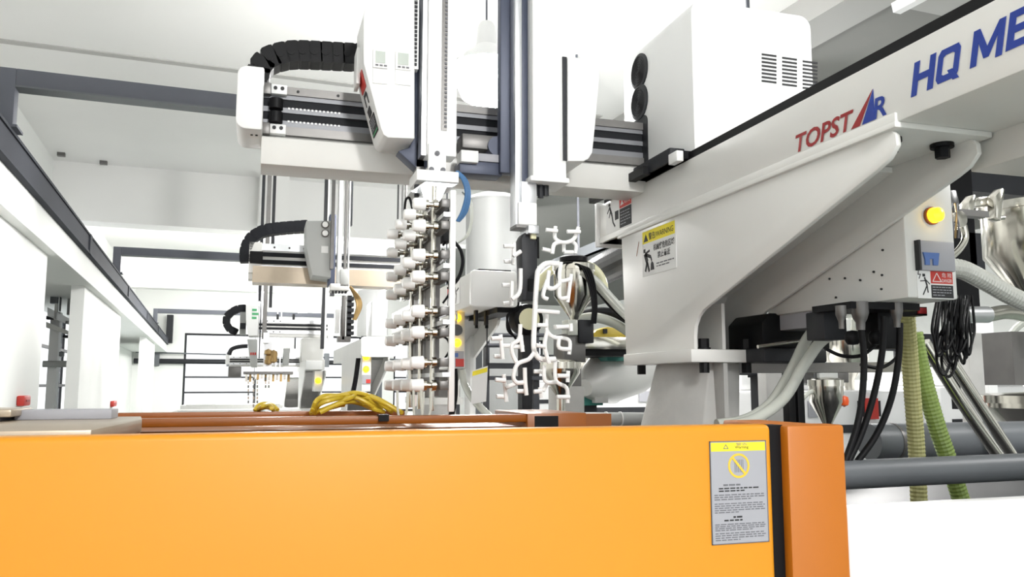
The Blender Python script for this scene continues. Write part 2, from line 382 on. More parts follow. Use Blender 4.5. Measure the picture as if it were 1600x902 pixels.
# handling arm seen through the gap between the piers
ha = thing('handling_arm', 'grey handling arm with black bars seen in the gap between the white piers', 'robot', (0, 0, 0)); ha.rotation_euler = (0, 0, RB)
YA = 11.2
def hb(name, m, u0, v0, u1, v1, d=.1, y=YA): 
    a, b = atb(u0, v1, Y=y), atb(u1, v0, Y=y); MB().box(a.x, b.x, y, y + d, a.z, b.z).build(name, m, ha)
hb('mast', 'machine_dark', 92, 441, 96, 486); hb('head', 'duct_grey', 78, 463, 90, 474); hb('back_plate', 'tank', 104, 464, 120, 492, y=YA + .2)
MB().prism([pz_ for pz_ in [(atb(u_, v_, Y=YA).x, atb(u_, v_, Y=YA).z) for u_, v_ in ((74, 480), (118, 503), (118, 512), (74, 494))]], 'Y', YA, YA + .15).build('boom', 'aluminium', ha)
hb('rail', 'machine_dark', 72, 494, 90, 499); hb('rail', 'machine_dark', 102, 502, 130, 506); hb('rail', 'machine_dark', 98, 524, 116, 528)
MB().prism([(atb(u_, v_, Y=YA).x, atb(u_, v_, Y=YA).z) for u_, v_ in ((72, 503), (114, 520), (114, 526), (72, 512))], 'Y', YA, YA + .15).build('boom', 'robot_paint', ha)
a, b = atb(67, 569, Y=YA), atb(107, 569, Y=YA); MB().cyl((a.x, YA, a.z), (b.x, YA, b.z), .04, n=14).build('cylinder', 'tank', ha, smooth=True)
hb('cylinder_valve', 'duct_grey', 92, 550, 99, 557); hb('column', 'robot_paint', 84, 474, 90, 500)
a = atb(86, 500, Y=YA + .1); MB().box(a.x - .05, a.x + .05, YA + .1, YA + .3, 0, a.z + .1).build('stand', 'robot_cover', ha)

# ================================================================== the big robot
BX = 1.33
rob = thing('take_out_robot', 'large pale grey take-out robot with red and blue lettering on its long beam', 'robot', (1.46, 2.56, 1.60), 'take-out robots over the machine row')
# pedestal
ring = lambda z, s, dx, dy: [Vector((1.455 + dx + x * s, 2.555 + dy + y * s, z)) for x, y in ((-.075, .17), (-.105, .10), (-.095, -.07), (-.045, -.17), (.075, -.17), (.10, -.10), (.10, .10), (.06, .17))]
ped = MB().loft([ring(1.60, 1.25, -.06, .03), ring(1.86, 1.12, -.03, .015), ring(2.07, .95, 0, 0)]).build('pedestal', 'cast_paint', rob, bevel=.006)
MB().box(1.425, 1.44, 2.33, 2.50, 1.62, 2.07).build('weld_rib', 'cast_paint', ped)
bp_ = MB().box(1.305, 1.605, 2.32, 2.83, 2.068, 2.11).build('base_plate', 'robot_paint', rob, bevel=.004)
for x_, y_ in ((1.365, 2.345), (1.52, 2.345), (1.36, 2.79), (1.55, 2.79)):
    MB().cyl((x_, y_, 2.11), (x_, y_, 2.116), .022, n=14).cyl((x_, y_, 2.116), (x_, y_, 2.145), .017, n=6).build('bolt', 'black', bp_)
    MB().cyl((x_, y_, 2.035), (x_, y_, 2.068), .016, n=10).build('bolt_end', 'black', bp_)
# bracket: two gusset plates, web, top flange
prof = [(2.86, 2.11), (2.885, 2.565), (1.452, 2.565), (1.438, 2.55), (1.436, 2.525), (1.462, 2.50)]
fil = [(1.50, 2.485), (2.285, 2.232), (2.318, 2.212), (2.338, 2.185), (2.345, 2.15), (2.345, 2.11)]
br = MB().prism(prof + fil, 'X', BX, BX + .014).build('gusset_plate', 'robot_paint', rob, bevel=.003)
MB().prism(prof + fil, 'X', BX + .226, BX + .24).build('gusset_plate', 'robot_paint', rob, bevel=.003)
web = [(2.56, 2.11), (2.56, 2.25), (2.50, 2.30), (1.70, 2.545), (1.70, 2.56), (2.52, 2.315), (2.58, 2.26), (2.58, 2.11)]
MB().prism(web, 'X', BX + .014, BX + .226).build('bracket_web', 'robot_paint', rob)
MB().box(BX + .10, BX + .112, 2.34, 2.56, 2.11, 2.26).build('rib', 'robot_paint', rob)
fl = MB().box(BX - .012, BX + .262, 1.425, 2.90, 2.562, 2.576).build('top_flange', 'robot_paint', rob, bevel=.003)
for x_ in (BX + .04, BX + .19):
    MB().cyl((x_, 1.50, 2.552), (x_, 1.50, 2.562), .026, n=16).cyl((x_, 1.50, 2.528), (x_, 1.50, 2.552), .017, n=6).build('bolt', 'black', fl)
# beam
BZ0, BZ1 = 2.576, 2.737
beam = MB().box(BX, BX + .40, .15, 3.095, BZ0, BZ1).build('beam', 'robot_paint', rob, bevel=.006)
MB().box(BX - .006, BX + .30, 1.43, 3.09, BZ0, BZ0 + .022).build('lower_lip', 'robot_paint', beam, bevel=.003)
MB().box(BX - .012, BX + .36, 3.095, 3.12, BZ0 - .012, BZ1 + .012).build('end_plate', 'robot_cover', beam, bevel=.004)
MB().box(BX + .006, BX + .05, .15, 3.06, BZ1, BZ1 + .026).build('linear_rail', 'black', beam)
MB().box(BX + .27, BX + .45, .15, 1.50, 2.50, 2.60).build('side_channel', 'robot_paint', beam, bevel=.004)
MB().cyl((BX + .3, 1.2, 2.497), (BX + .3, 1.2, 2.503), .012, n=12).build('drain_hole', 'black', beam)
# lettering on the beam
def lx(px_, y): return at(px_, y, X=BX).y
FX = BX - .0012
def beamtext(st, name, m, u0, u1, z0, z1, **k):
    a, b = lx(u0, 200), lx(u1, 170)
    return text(st, name, m, beam, (FX, a, z0), MY, UP, a - b, z1 - z0, **k)
beamtext('TOPST', 'lettering_red', 'red', 1243, 1334, 2.602, 2.650, shear=.22, bold=.022)
fA = Face((FX, 0, 0), MY, UP, 1, 1)
yA0, yA1, yA2, yAp = -lx(1330, 195), -lx(1352, 186), -lx(1365, 178), -lx(1364, 138)
A1, A2 = MB(), MB()
fA.poly(A1, [(yA0, 2.602), (yA0 + .030, 2.602), (yAp, 2.675)], 0, .0008)
fA.poly(A2, [(yA0 + .038, 2.602), (yA2 + .004, 2.602), (yAp + .002, 2.675)], 0, .0008)
A1.build('logo_red', 'red', beam); A2.build('logo_blue', 'blue', beam)
beamtext('R', 'lettering_blue', 'blue', 1366, 1386, 2.602, 2.650, shear=.18, bold=.022)
LET = {'H': [[(0, 0), (.26, 0), (.26, 1), (0, 1)], [(.74, 0), (1, 0), (1, 1), (.74, 1)], [(.26, .41), (.74, .41), (.74, .61), (.26, .61)]],
       'Q': [[(0, .15), (.24, .25), (.24, .75), (0, .85)], [(0, .85), (.24, .75), (.34, .80), (.66, .80), (.76, .75), (1, .85), (.88, 1), (.12, 1)], [(.76, .25), (1, .15), (1, .85), (.76, .75)], [(0, .15), (.12, 0), (.88, 0), (1, .15), (.76, .25), (.66, .20), (.34, .20), (.24, .25)], [(.50, .30), (.74, .30), (1.10, -.06), (.82, -.06)]],
       'M': [[(0, 0), (.2, 0), (.2, 1), (0, 1)], [(.8, 0), (1, 0), (1, 1), (.8, 1)], [(.2, 1), (.2, .62), (.42, .12), (.58, .12), (.5, .42)], [(.8, 1), (.8, .62), (.58, .12), (.5, .42)]],
       'E': [[(0, 0), (.26, 0), (.26, 1), (0, 1)], [(.26, 0), (1, 0), (1, .2), (.26, .2)], [(.26, .4), (.9, .4), (.9, .6), (.26, .6)], [(.26, .8), (1, .8), (1, 1), (.26, 1)]]}
for ch, u0, u1, z0, z1 in (('H', 1424, 1458, 2.616, 2.688), ('Q', 1463, 1498, 2.619, 2.686), ('M', 1519, 1570, 2.622, 2.692), ('E', 1577, 1622, 2.624, 2.694)):
    ya, yb = -lx(u0, 150), -lx(u1, 140); mb = MB()
    for k, poly in enumerate(LET[ch]): fA.poly(mb, [(ya + (yb - ya) * a + .016 * b, z0 + (z1 - z0) * b) for a, b in poly], 0 if k < 4 else .0009, .0008 if k < 4 else .0012)
    mb.build('model_lettering', 'blue', beam)
# danger label at the beam end
y0, y1 = lx(948, 340), lx(988, 330)
lf = Face((FX, y0, 2.602), MY, UP, y0 - y1, .125)
dl = lf.quad(MB(), 0, 0, 1, 1).build('danger_label', 'label_white', beam)
lf.quad(MB(), .54, .64, .99, .99, 0, .0014).build('red_field', 'label_red', dl)
lf.quad(MB(), .54, .02, .99, .62, 0, .0014).build('black_field', 'ink', dl)
pic = MB(); lf.poly(pic, [(.10, .88), (.18, .88), (.17, .96), (.11, .96)]); lf.stroke(pic, .14, .86, .24, .55, .006); lf.stroke(pic, .24, .55, .28, .30, .005); lf.stroke(pic, .28, .3, .36, .14, .004); lf.stroke(pic, .13, .80, .05, .66, .003); lf.stroke(pic, .2, .75, .12, .5, .003)
lf.quad(pic, .36, .34, .50, .62, .0005, .0016); pic.build('pictogram', 'ink', dl)
tri = MB(); lf.poly(tri, [(.58, .72), (.70, .74), (.64, .90)], .001, .002); tri.build('warning_triangle', 'label_white', dl)
bars(lf, MB(), .58, .94, .55, .08, 5, .012, 3).build('small_print', 'label_grey', dl)
lf.text('危险', 'sign_text', 'label_white', dl, .72, .74, .95, .9)
# warning label on the bracket
y0, y1 = lx(1004, 390), lx(1057, 380)
wf_ = Face((BX - .0012, y0, 2.388), MY, UP, y0 - y1, .165)
wl_ = wf_.quad(MB(), 0, 0, 1, 1).build('warning_label', 'label_white', br)
wf_.quad(MB(), .02, .72, .98, .99, 0, .0014).build('yellow_field', 'yellow', wl_)
t_ = MB(); wf_.poly(t_, [(.06, .76), (.20, .76), (.13, .93)], 0, .0018); t_.build('warning_triangle', 'ink', wl_)
wf_.text('警告/WARNING', 'sign_text', 'ink', wl_, .22, .77, .94, .93, bold=.01)
wf_.text('机械臂危险区域', 'sign_text', 'ink', wl_, .36, .50, .96, .65, bold=.015)
wf_.text('禁止靠近', 'sign_text', 'ink', wl_, .48, .32, .84, .46, bold=.015)
pic = MB(); wf_.poly(pic, [(.05, .52), (.11, .52), (.11, .60), (.05, .60)])
for s_ in ((.09, .50, .16, .30, .010), (.16, .30, .10, .10, .006), (.16, .30, .22, .08, .006), (.10, .48, .26, .40, .006), (.26, .42, .30, .30, .004), (.11, .5, .24, .54, .004)): wf_.stroke(pic, *s_)
wf_.poly(pic, [(.26, .10), (.37, .10), (.35, .24), (.30, .30), (.27, .24)]); pic.build('pictogram', 'ink', wl_)
bars(wf_, MB(), .44, .94, .24, .12, 2, .012, 5).build('small_print', 'ink_grey', wl_)
# rust scratch beside the label
sc = MB(); sf = Face((BX - .0008, lx(994, 400), 2.47), MY, UP, .05, .06); sf.stroke(sc, .1, .05, .55, .9, .0018, d=.0006); sc.build('scratch', 'orange_rail', br)
# control box with amber lamp
cb = MB().box(1.575, 1.735, 1.69, 2.30, 2.218, 2.56).build('control_box', 'robot_paint', rob, bevel=.006)
cf = Face((1.575, 1.69, 2.218), PX, UP, .16, .342)
lens = MB().lathe(at(1454, 338, Y=1.69), [(.020, -.006), (.020, -.014), (.018, -.028), (.010, -.034), (.001, -.035)], 24, 'Y').build('signal_lamp', 'lens_amber', cb, smooth=True)
MB().lathe(at(1454, 338, Y=1.69), [(.0235, 0), (.0235, -.008), (.018, -.010)], 24, 'Y').build('lamp_ring', 'orange_rail', lens, smooth=True)
s0, s1 = at(1432, 423, Y=1.69), at(1490, 380, Y=1.69)
sw = MB().box(s0.x, s1.x - .01, 1.678, 1.69, s0.z, s1.z).build('breaker_cover', 'label_grey', cb, bevel=.003)
MB().box(s0.x - .003, s0.x + .003, 1.674, 1.69, s0.z, s1.z).build('hinge', 'ink', sw)
g0, g1 = at(1442, 414, Y=1.678), at(1466, 396, Y=1.678)
gw, gh = g1.x - g0.x, g1.z - g0.z
sp_ = MB().prism([(g0.x, g1.z), (g0.x + .1 * gw, g0.z + .45 * gh), (g0.x + .1 * gw, g0.z), (g0.x + .38 * gw, g0.z), (g0.x + .38 * gw, g0.z + .5 * gh), (g0.x + .6 * gw, g0.z + .5 * gh), (g0.x + .6 * gw, g0.z), (g0.x + .88 * gw, g0.z), (g0.x + gw, g1.z)], 'Y', 1.674, 1.679); sp_.build('switch_toggle', 'switch_blue', sw)
d0 = at(1434, 466, Y=1.69); d1 = at(1488, 424, Y=1.69)
df = Face((d0.x, 1.6895, d0.z), PX, UP, d1.x - d0.x, d1.z - d0.z)
el = df.quad(MB(), 0, 0, 1, 1).build('danger_label', 'label_white', cb)
df.quad(MB(), .37, .53, .98, .98, 0, .0014).build('red_field', 'label_red', el)
df.quad(MB(), .37, .03, .98, .48, 0, .0014).build('black_field', 'ink', el)
pic = MB()
for s_ in ((.20, .74, .26, .45, .0022), (.26, .45, .14, .12, .0016), (.26, .45, .28, .2, .0016), (.08, .60, .24, .62, .0013), (.24, .64, .34, .5, .0013), (.05, .98, .03, .82, .0012), (.03, .82, .10, .84, .001), (.10, .84, .05, .68, .001)): df.stroke(pic, *s_)
df.poly(pic, [(.15, .76), (.22, .76), (.22, .86), (.15, .86)]); pic.build('pictogram', 'ink', el)
t_ = MB(); df.stroke(t_, .42, .6, .54, .9, .001, d=.002); df.stroke(t_, .54, .9, .66, .6, .001, d=.002); df.stroke(t_, .42, .6, .66, .6, .001, d=.002); t_.build('warning_triangle', 'label_white', el)
df.text('危 险', 'sign_text', 'label_white', el, .68, .76, .95, .92)
df.text('DANGER', 'sign_text', 'label_white', el, .68, .58, .95, .70)
bars(df, MB(), .41, .94, .45, .08, 4, .014, 9).build('small_print', 'label_grey', el)
for u_, v_ in ((1297, 436), (1321, 435), (1345, 438), (1366, 425), (1379, 430), (1380, 391), (1307, 465), (1378, 452)):
    p = at(u_, v_, X=1.575); MB().cyl((1.571, p.y, p.z), (1.577, p.y, p.z), .003, n=8).build('screw', 'ink', cb)
# motor cover on the carriage
MY0, MY1, MZ0, MZ1 = 2.335, 2.875, 2.765, 3.29
MX0, MX1 = 1.345, 1.82
mc_poly = []
def rrect(x0, x1, z0, z1, r, corners=(0, 0, 1, 1), n=6):
    out = []
    for (cx, cz, a0), on in zip(((x0, z0, math.pi), (x1, z0, 1.5 * math.pi), (x1, z1, 0), (x0, z1, .5 * math.pi)), corners):
        if not on: out.append((cx, cz)); continue
        sx = r if cx == x0 else -r; sz = r if cz == z0 else -r
        for k in range(n + 1):
            a = a0 + math.pi / 2 * k / n; out.append((cx + sx + r * math.cos(a), cz + sz + r * math.sin(a)))
    return out
mc = MB().prism(rrect(MX0, MX1, MZ0, MZ1, .045), 'Y', MY0, MY1).build('motor_cover', 'robot_cover', rob, bevel=.006, smooth=True)
for c0, c1 in ((1190, 1213), (1222, 1245), (1254, 1277)):
    for k in range(8):
        dy = (c0 - 1190) * .17
        a = at(c0, 84.5 + dy + k * 5.9, Y=MY0); b = at(c1, 84.5 + dy + 4 + k * 5.9, Y=MY0)
        MB().box(a.x, b.x, MY0 - .0015, MY0 + .002, (a.z + b.z) / 2 - .0034, (a.z + b.z) / 2 + .0034).build('vent_slot', 'ink', mc)
for v_ in (112, 160):
    p = at(1000, v_, X=MX0)
    fan = MB().lathe((MX0, p.y, p.z), [(.068, .002), (.068, -.006), (.060, -.008), (.001, -.008)], 28, 'X').build('fan_grille', 'machine_dark', mc, smooth=True)
    for k in range(6): MB().lathe((MX0, p.y, p.z), [(.008 + .009 * k, -.007), (.010 + .009 * k, -.011), (.012 + .009 * k, -.007)], 24, 'X').build('guard_ring', 'ink', fan)
n0 = at(1012, 183, X=MX0)
MB().prism(rrect(n0.y, n0.y + .14, 2.79, 3.0, .03, (0, 0, 1, 1)), 'X', MX0 - .0025, MX0 + .004).build('arm_opening', 'machine_dark', mc)
# carriage slide
car = MB().box(1.30, 1.72, 2.36, 2.86, 2.742, 2.768).build('carriage', 'black', rob)
MB().box(1.288, 1.345, 2.40, 3.02, 2.742, 2.788).build('slide_block', 'machine_dark', car, bevel=.004)
MB().box(1.268, 1.296, 2.56, 3.06, 2.735, 2.765).build('cable_tray', 'black', car)
p = at(1057, 247, X=1.30); MB().box(1.285, 1.31, p.y - .03, p.y + .03, p.z - .018, p.z + .018).build('sensor', 'robot_cover', car, bevel=.003)
p = at(963, 266, X=1.27); sb = MB().box(1.255, 1.28, p.y - .035, p.y + .04, p.z - .014, p.z + .014).build('sensor', 'robot_cover', car, bevel=.003)
MB().cyl((1.268, p.y, p.z - .06), (1.268, p.y, p.z - .012), .013, n=10).build('sensor_stem', 'black', sb)
# ---------------------------------------------------------------- traverse arm
TY = 2.70
trav = MB().prism([(TY + .02, 2.805), (TY + .02, 2.975), (TY + .13, 2.975), (TY + .13, 2.70), (TY - .02, 2.70), (TY - .02, 2.79)], 'X', -.02, 1.50).build('traverse_beam', 'robot_paint', rob, bevel=.003)
for z0, z1, y_, m in ((2.945, 2.972, .012, 'rail_steel'), (2.93, 2.945, .006, 'profile_grey'), (2.902, 2.93, .0, 'belt'), (2.885, 2.902, .006, 'profile_grey'), (2.858, 2.885, 0, 'belt'), (2.836, 2.858, .006, 'profile_grey'), (2.808, 2.836, .014, 'rail_steel')):
    nm = {'rail_steel': 'linear_rail', 'belt': 'drive_belt', 'profile_grey': 'profile_rib'}[m]
    MB().box(-.02, 1.48, TY + .02 - y_ - .004, TY + .022, z0, z1).build(nm, m, trav)
for z_ in (2.902, 2.858):
    tm = MB()
    for k in range(14): tm.box(.06 + k * .0125, .066 + k * .0125, TY + .008, TY + .016, z_ - .005, z_ + .001)
    tm.build('belt_teeth', 'robot_cover', trav)
for k in range(4): MB().cyl((.09 + .13 * k, TY + .002, 2.958), (.09 + .13 * k, TY + .01, 2.958), .005, n=8).build('rail_screw', 'ink', trav)
for z_ in (2.955, 2.822):
    bl = MB().box(-.02, .005, TY - .015, TY + .02, z_ - .02, z_ + .018).build('bearing_block', 'rail_steel', trav, bevel=.002)
    MB().box(.005, .055, TY - .012, TY + .02, z_ - .016, z_ + .016).build('clamp', 'robot_cover', bl, bevel=.002)
    for k in (0.018, .04): MB().cyl((k, TY - .016, z_ + .003), (k, TY - .010, z_ + .003), .006, n=10).build('clamp_screw', 'ink', bl)
for z_ in (2.905, 2.86):
    MB().cyl((.022, TY - .008, z_ - .017), (.022, TY - .008, z_ + .017), .022, n=20).build('pulley', 'black', trav, smooth=True)
ec = MB().prism(rrect(-.098, -.018, 2.79, 2.995, .03, (1, 0, 0, 1)), 'Y', TY - .09, TY + .14).build('end_cover', 'robot_cover', trav, bevel=.006)
for k in (-.05, -.035): MB().cyl((k, TY - .03, 2.787), (k, TY - .03, 2.792), .004, n=8).build('screw', 'ink', trav)
def chain(parent, pts, width, height, y, L_, m='black'):
    root = sub('cable_chain', parent)
    P = spline(pts, 24); d = [0]
    for a, b in zip(P, P[1:]): d.append(d[-1] + (b - a).length)
    n = max(3, int(d[-1] / L_)); first = None
    for k in range(n):
        s = (k + .5) / n * d[-1]; i = max(j for j in range(len(d)) if d[j] <= s); i = min(i, len(P) - 2)
        t = (P[i + 1] - P[i]).normalized(); c = P[i] + t * (s - d[i])
        ang = -math.atan2(t.z, t.x)
        if first is None:
            h = height / 2; l = d[-1] / n * .56
            mb = MB().prism([(-l, -h * .86), (-l * .6, -h), (l * .6, -h), (l, -h * .92), (l, h * .92), (l * .6, h), (-l * .6, h), (-l, h * .86)], 'Y', -width / 2, width / 2)
            mb.cyl((-l * .3, -width / 2 - .002, 0), (-l * .3, -width / 2, 0), h * .35, n=8)
            first = mb.build('chain_link', m, root, local=True); lk = first
        else: lk = inst(first, parent=root)
        lk.location = c - org(root); lk.rotation_euler = (0, ang, 0)
    return root
chain(rob, [at(u_, v_, Y=2.74) for u_, v_ in ((402, 128), (406, 111), (418, 97), (440, 89), (466, 86), (515, 88), (570, 91))], .075, .074, 2.74, .034)
# ---------------------------------------------------------------- slide cover of the main arm
CY0, CY1 = 2.44, 2.62
def pz(u_, v_, Y): p = at(u_, v_, Y=Y); return (p.x, p.z)
cov_poly = [pz(590, -1, CY0), pz(572, 8, CY0), pz(568, 22, CY0), pz(568, 98, CY0), pz(595, 200, CY0), pz(599, 210, CY0), pz(606, 215, CY0), pz(648, 217, CY0), pz(648, -5, CY0)]
cov = MB().prism(cov_poly, 'Y', CY0, CY1).build('slide_cover', 'robot_cover', rob, bevel=.004)
for (u0, v0, u1, v1) in ((582, 80, 606, 106), (617, 83, 642, 109)):
    a, b = at(u0, v1, Y=CY0), at(u1, v0, Y=CY0)
    ds = MB().box(a.x, b.x, CY0 - .006, CY0, a.z, b.z).build('pressure_display', 'label_white', cov, bevel=.002)
    MB().box(a.x + .008, b.x - .008, CY0 - .0075, CY0 - .005, a.z + .016, b.z - .006).build('screen', 'screen', ds)
    for k in range(3): MB().box(a.x + .008 + k * .013, a.x + .017 + k * .013, CY0 - .0075, CY0 - .005, a.z + .006, a.z + .011).build('button', 'ink_grey', ds)
for (u0, v0, u1, v1) in ((582, 109, 606, 130), (617, 111, 642, 132)):
    a, b = at(u0, v1, Y=CY0), at(u1, v0, Y=CY0); MB().box(a.x, b.x, CY0 - .003, CY0, a.z, b.z).build('blank_plate', 'label_white', cov, bevel=.001)
# labels on the slanted left side
pA, pB = Vector((cov_poly[3][0], CY1, cov_poly[3][1])), Vector((cov_poly[4][0], CY1, cov_poly[4][1]))
slant = (pA - pB); sfc = Face(pB - Vector((.001, 0, .0003)), MY, slant, CY1 - CY0, slant.length)
sfc.quad(MB(), .25, .72, .75, .98, 0, .0015).build('red_label', 'label_red', cov)
k_ = MB(); sfc.stroke(k_, .35, .66, .62, .66, .004); sfc.stroke(k_, .35, .66, .35, .50, .003); sfc.stroke(k_, .62, .66, .62, .5, .003); sfc.poly(k_, [(.3, .44), (.6, .46), (.65, .34), (.35, .32)]); k_.build('pictogram', 'ink', cov)
bl_ = sfc.quad(MB(), .25, .03, .80, .30, 0, .0015).build('black_label', 'ink', cov)
bars(sfc, MB(), .3, .75, .28, .1, 5, .008, 2).build('small_print', 'label_grey', bl_)
sfc.quad(MB(), .25, .05, .80, .07, .001, .002).build('green_line', 'green', bl_)
MB().box(cov_poly[3][0] - .012, cov_poly[3][0], CY1 - .10, CY1 - .02, 2.94, 3.06).build('chain_mount', 'robot_cover', cov, bevel=.002)
# carriage plate behind the arm
MB().prism([pz(648, -10, 2.50), pz(668, -10, 2.50), pz(668, 262, 2.50), pz(650, 262, 2.50), pz(622, 236, 2.50), pz(640, 230, 2.50), pz(648, 212, 2.50)], 'Y', 2.50, 2.56).build('arm_carriage', 'bluegrey', rob, bevel=.003)
# ---------------------------------------------------------------- main vertical arm
AY = 2.42
def xb(u0, u1, v, Y): return at(u0, v, Y=Y).x, at(u1, v, Y=Y).x
x0, x1 = xb(668, 714, 150, AY)
arm = MB().box(x0, x1, AY, AY + .075, 2.70, 3.75).build('vertical_arm', 'robot_cover', rob, bevel=.003)
xa, xb_ = xb(690, 699, 100, AY); MB().box(xa, xb_, AY - .002, AY + .004, 2.78, 3.74).build('belt_slot', 'rail_steel', arm)
tm = MB()
for k in range(70): tm.box(xa + .010, xb_ - .001, AY - .005, AY, 2.79 + k * .0135, 2.797 + k * .0135)
tm.build('toothed_belt', 'ink_grey', arm)
xa, xb_ = xb(661, 668, 100, AY); MB().box(xa, xb_, AY + .01, AY + .07, 2.70, 3.74).build('side_profile', 'aluminium', arm)
xa, xb_ = xb(649, 657, 60, AY); rk = MB().box(xa, xb_, AY + .03, AY + .06, 2.98, 3.74).build('gear_rack', 'robot_cover', arm)
tm = MB()
for k in range(54): tm.box(xa - .001, xb_ - .006, AY + .024, AY + .03, 2.99 + k * .0135, 2.998 + k * .0135)
tm.build('rack_teeth', 'machine_dark', rk)
a, b = at(669, 270, Y=AY - .01), at(697, 226, Y=AY - .01)
cl = MB().box(a.x, b.x, AY - .012, AY, a.z, b.z).build('belt_clamp', 'robot_cover', arm, bevel=.002)
for u_, v_ in ((683, 240), (674, 265), (692, 266)):
    p = at(u_, v_, Y=AY - .012); MB().cyl((p.x, AY - .016, p.z), (p.x, AY - .010, p.z), .008, n=12).cyl((p.x, AY - .018, p.z), (p.x, AY - .016, p.z), .004, n=6).build('screw', 'ink_grey', cl)
a, b = at(645, 282, Y=AY - .02), at(716, 270, Y=AY - .02)
wr = MB().box(a.x + .01, b.x, AY - .03, AY + .10, a.z, b.z).build('wrist_plate', 'robot_cover', rob, bevel=.003)
MB().prism([(a.x - .005, a.z - .035), (a.x + .04, a.z), (b.x, a.z), (b.x - .02, a.z - .012), (a.x + .06, a.z - .012), (a.x + .03, a.z - .04)], 'Y', AY - .02, AY + .08).build('wrist_gusset', 'aluminium', wr)
for k in range(3): MB().cyl((a.x + .018 + k * .022, AY, a.z - .045), (a.x + .018 + k * .022, AY, a.z - .008), .010, n=10).build('wrist_bolt', 'machine_dark', wr)
xk, zk = pz(660, 292, 2.5); MB().box(xk - .02, xk + .005, 2.5, 2.56, zk - .04, zk + .14).build('sensor_bracket', 'rail_steel', wr)
# motor group between the arms
md = MB()
xa, xb_ = xb(782, 806, 130, 2.56); MB().box(xa, xb_, 2.56, 2.60, 2.70, 3.70).build('carriage_plate', 'bluegrey', rob, bevel=.003)
a, b = at(716, 272, Y=2.6), at(782, 258, Y=2.6); MB().box(a.x, b.x, 2.58, 2.66, a.z, b.z).build('motor_plate', 'bluegrey', rob, bevel=.002)
a, b = at(716, 257, Y=2.6), at(743, 241, Y=2.6); MB().box(a.x, b.x, 2.56, 2.62, a.z, b.z).build('valve_block', 'robot_cover', rob, bevel=.002)
a, b = at(720, 233, Y=2.62), at(782, 216, Y=2.62); MB().box(a.x, b.x, 2.6, 2.68, a.z, b.z).build('gearbox', 'rail_steel', rob, bevel=.004)
a, b = at(764, 250, Y=2.62), at(784, 214, Y=2.62); MB().cyl(((a.x + b.x) / 2, 2.59, (a.z + b.z) / 2), ((a.x + b.x) / 2, 2.67, (a.z + b.z) / 2), .034, n=20).build('pulley_housing', 'bluegrey', rob, smooth=True)
a, b = at(743, 255, Y=2.61), at(782, 246, Y=2.61); MB().box(a.x, b.x, 2.58, 2.62, a.z, b.z).build('valve_block', 'label_grey', rob, bevel=.002)
# ---------------------------------------------------------------- sub arm
SY = 2.50
x0, x1 = xb(828, 880, 200, SY)
MB().box(x0, x1, SY - .03, SY + .09, at(850, 278, Y=SY - .03).z, 3.72).build('sub_arm_cover', 'robot_cover', rob, bevel=.006)
x2, x3 = xb(824, 884, 280, SY)
sf_ = MB().box(x2, x3, SY - .035, SY + .1, at(850, 284, Y=SY - .03).z, at(850, 276, Y=SY - .03).z).build('sub_arm_flange', 'robot_cover', rob, bevel=.003)
zf = at(850, 284, Y=SY - .03).z
for k in range(3): MB().cyl((x2 + .035 + .018 * k, SY + .02, zf - .035 - .008 * (k % 2)), (x2 + .035 + .018 * k, SY + .02, zf), .010, n=10).build('bolt', 'machine_dark', sf_)
x4, x5 = xb(805, 816, 200, SY); sa = MB().box(x4, x5, SY, SY + .06, at(810, 352, Y=SY).z, 3.72).build('sub_arm_profile', 'aluminium', rob, bevel=.003)
x6, x7 = xb(816, 828, 200, SY); MB().box(x6, x7, SY + .02, SY + .07, at(810, 345, Y=SY).z, 3.72).build('sub_arm_rail', 'bluegrey', rob, bevel=.002)
x6, x7 = xb(814, 838, 300, SY); MB().box(x6, x7, SY - .005, SY + .06, at(820, 322, Y=SY).z, at(820, 284, Y=SY).z).build('sub_arm_slide', 'aluminium', rob, bevel=.002)
x6, x7 = xb(805, 838, 330, SY); zz0, zz1 = at(820, 354, Y=SY).z, at(820, 317, Y=SY).z
sbk = MB().box(x6 + .008, x7, SY - .008, SY + .055, zz0 + .004, zz1).build('sub_arm_block', 'robot_cover', rob, bevel=.003)
MB().box(x6, x7 - .005, SY - .012, SY + .06, zz0 - .006, zz0 + .004).build('mount_plate', 'rail_steel', sbk)
p = at(829, 357, Y=SY); cr = MB(); cr.box(p.x - .016, p.x + .012, SY - .05, SY + .05, p.z - .022, p.z + .002)
MB().box(p.x - .02, p.x + .016, SY - .04, SY + .05, p.z - .024, p.z + .003).build('profile_stub', 'aluminium', sbk, bevel=.002)
cyl_ = MB(); a, b = at(815, 470, Y=SY), at(838, 366, Y=SY)
nip = MB().prism([(a.x, a.z), (b.x - .006, a.z), (b.x, a.z + .05), (b.x, b.z - .03), (b.x - .012, b.z), (a.x + .006, b.z), (a.x - .004, b.z - .02)], 'Y', SY - .01, SY + .05).build('sprue_gripper', 'machine_dark', rob, bevel=.003)
MB().box(a.x + .018, b.x - .008, SY - .016, SY - .008, a.z + .03, a.z + .07).build('jaw_window', 'black', nip)
MB().cyl((b.x + .004, SY, b.z - .08), (b.x + .004, SY, b.z - .01), .006, n=8).build('air_fitting', 'black', nip)
MB().box(b.x - .025, b.x - .006, SY - .02, SY, b.z - .02, b.z + .012).build('clevis', 'hose_cream', nip, bevel=.002)
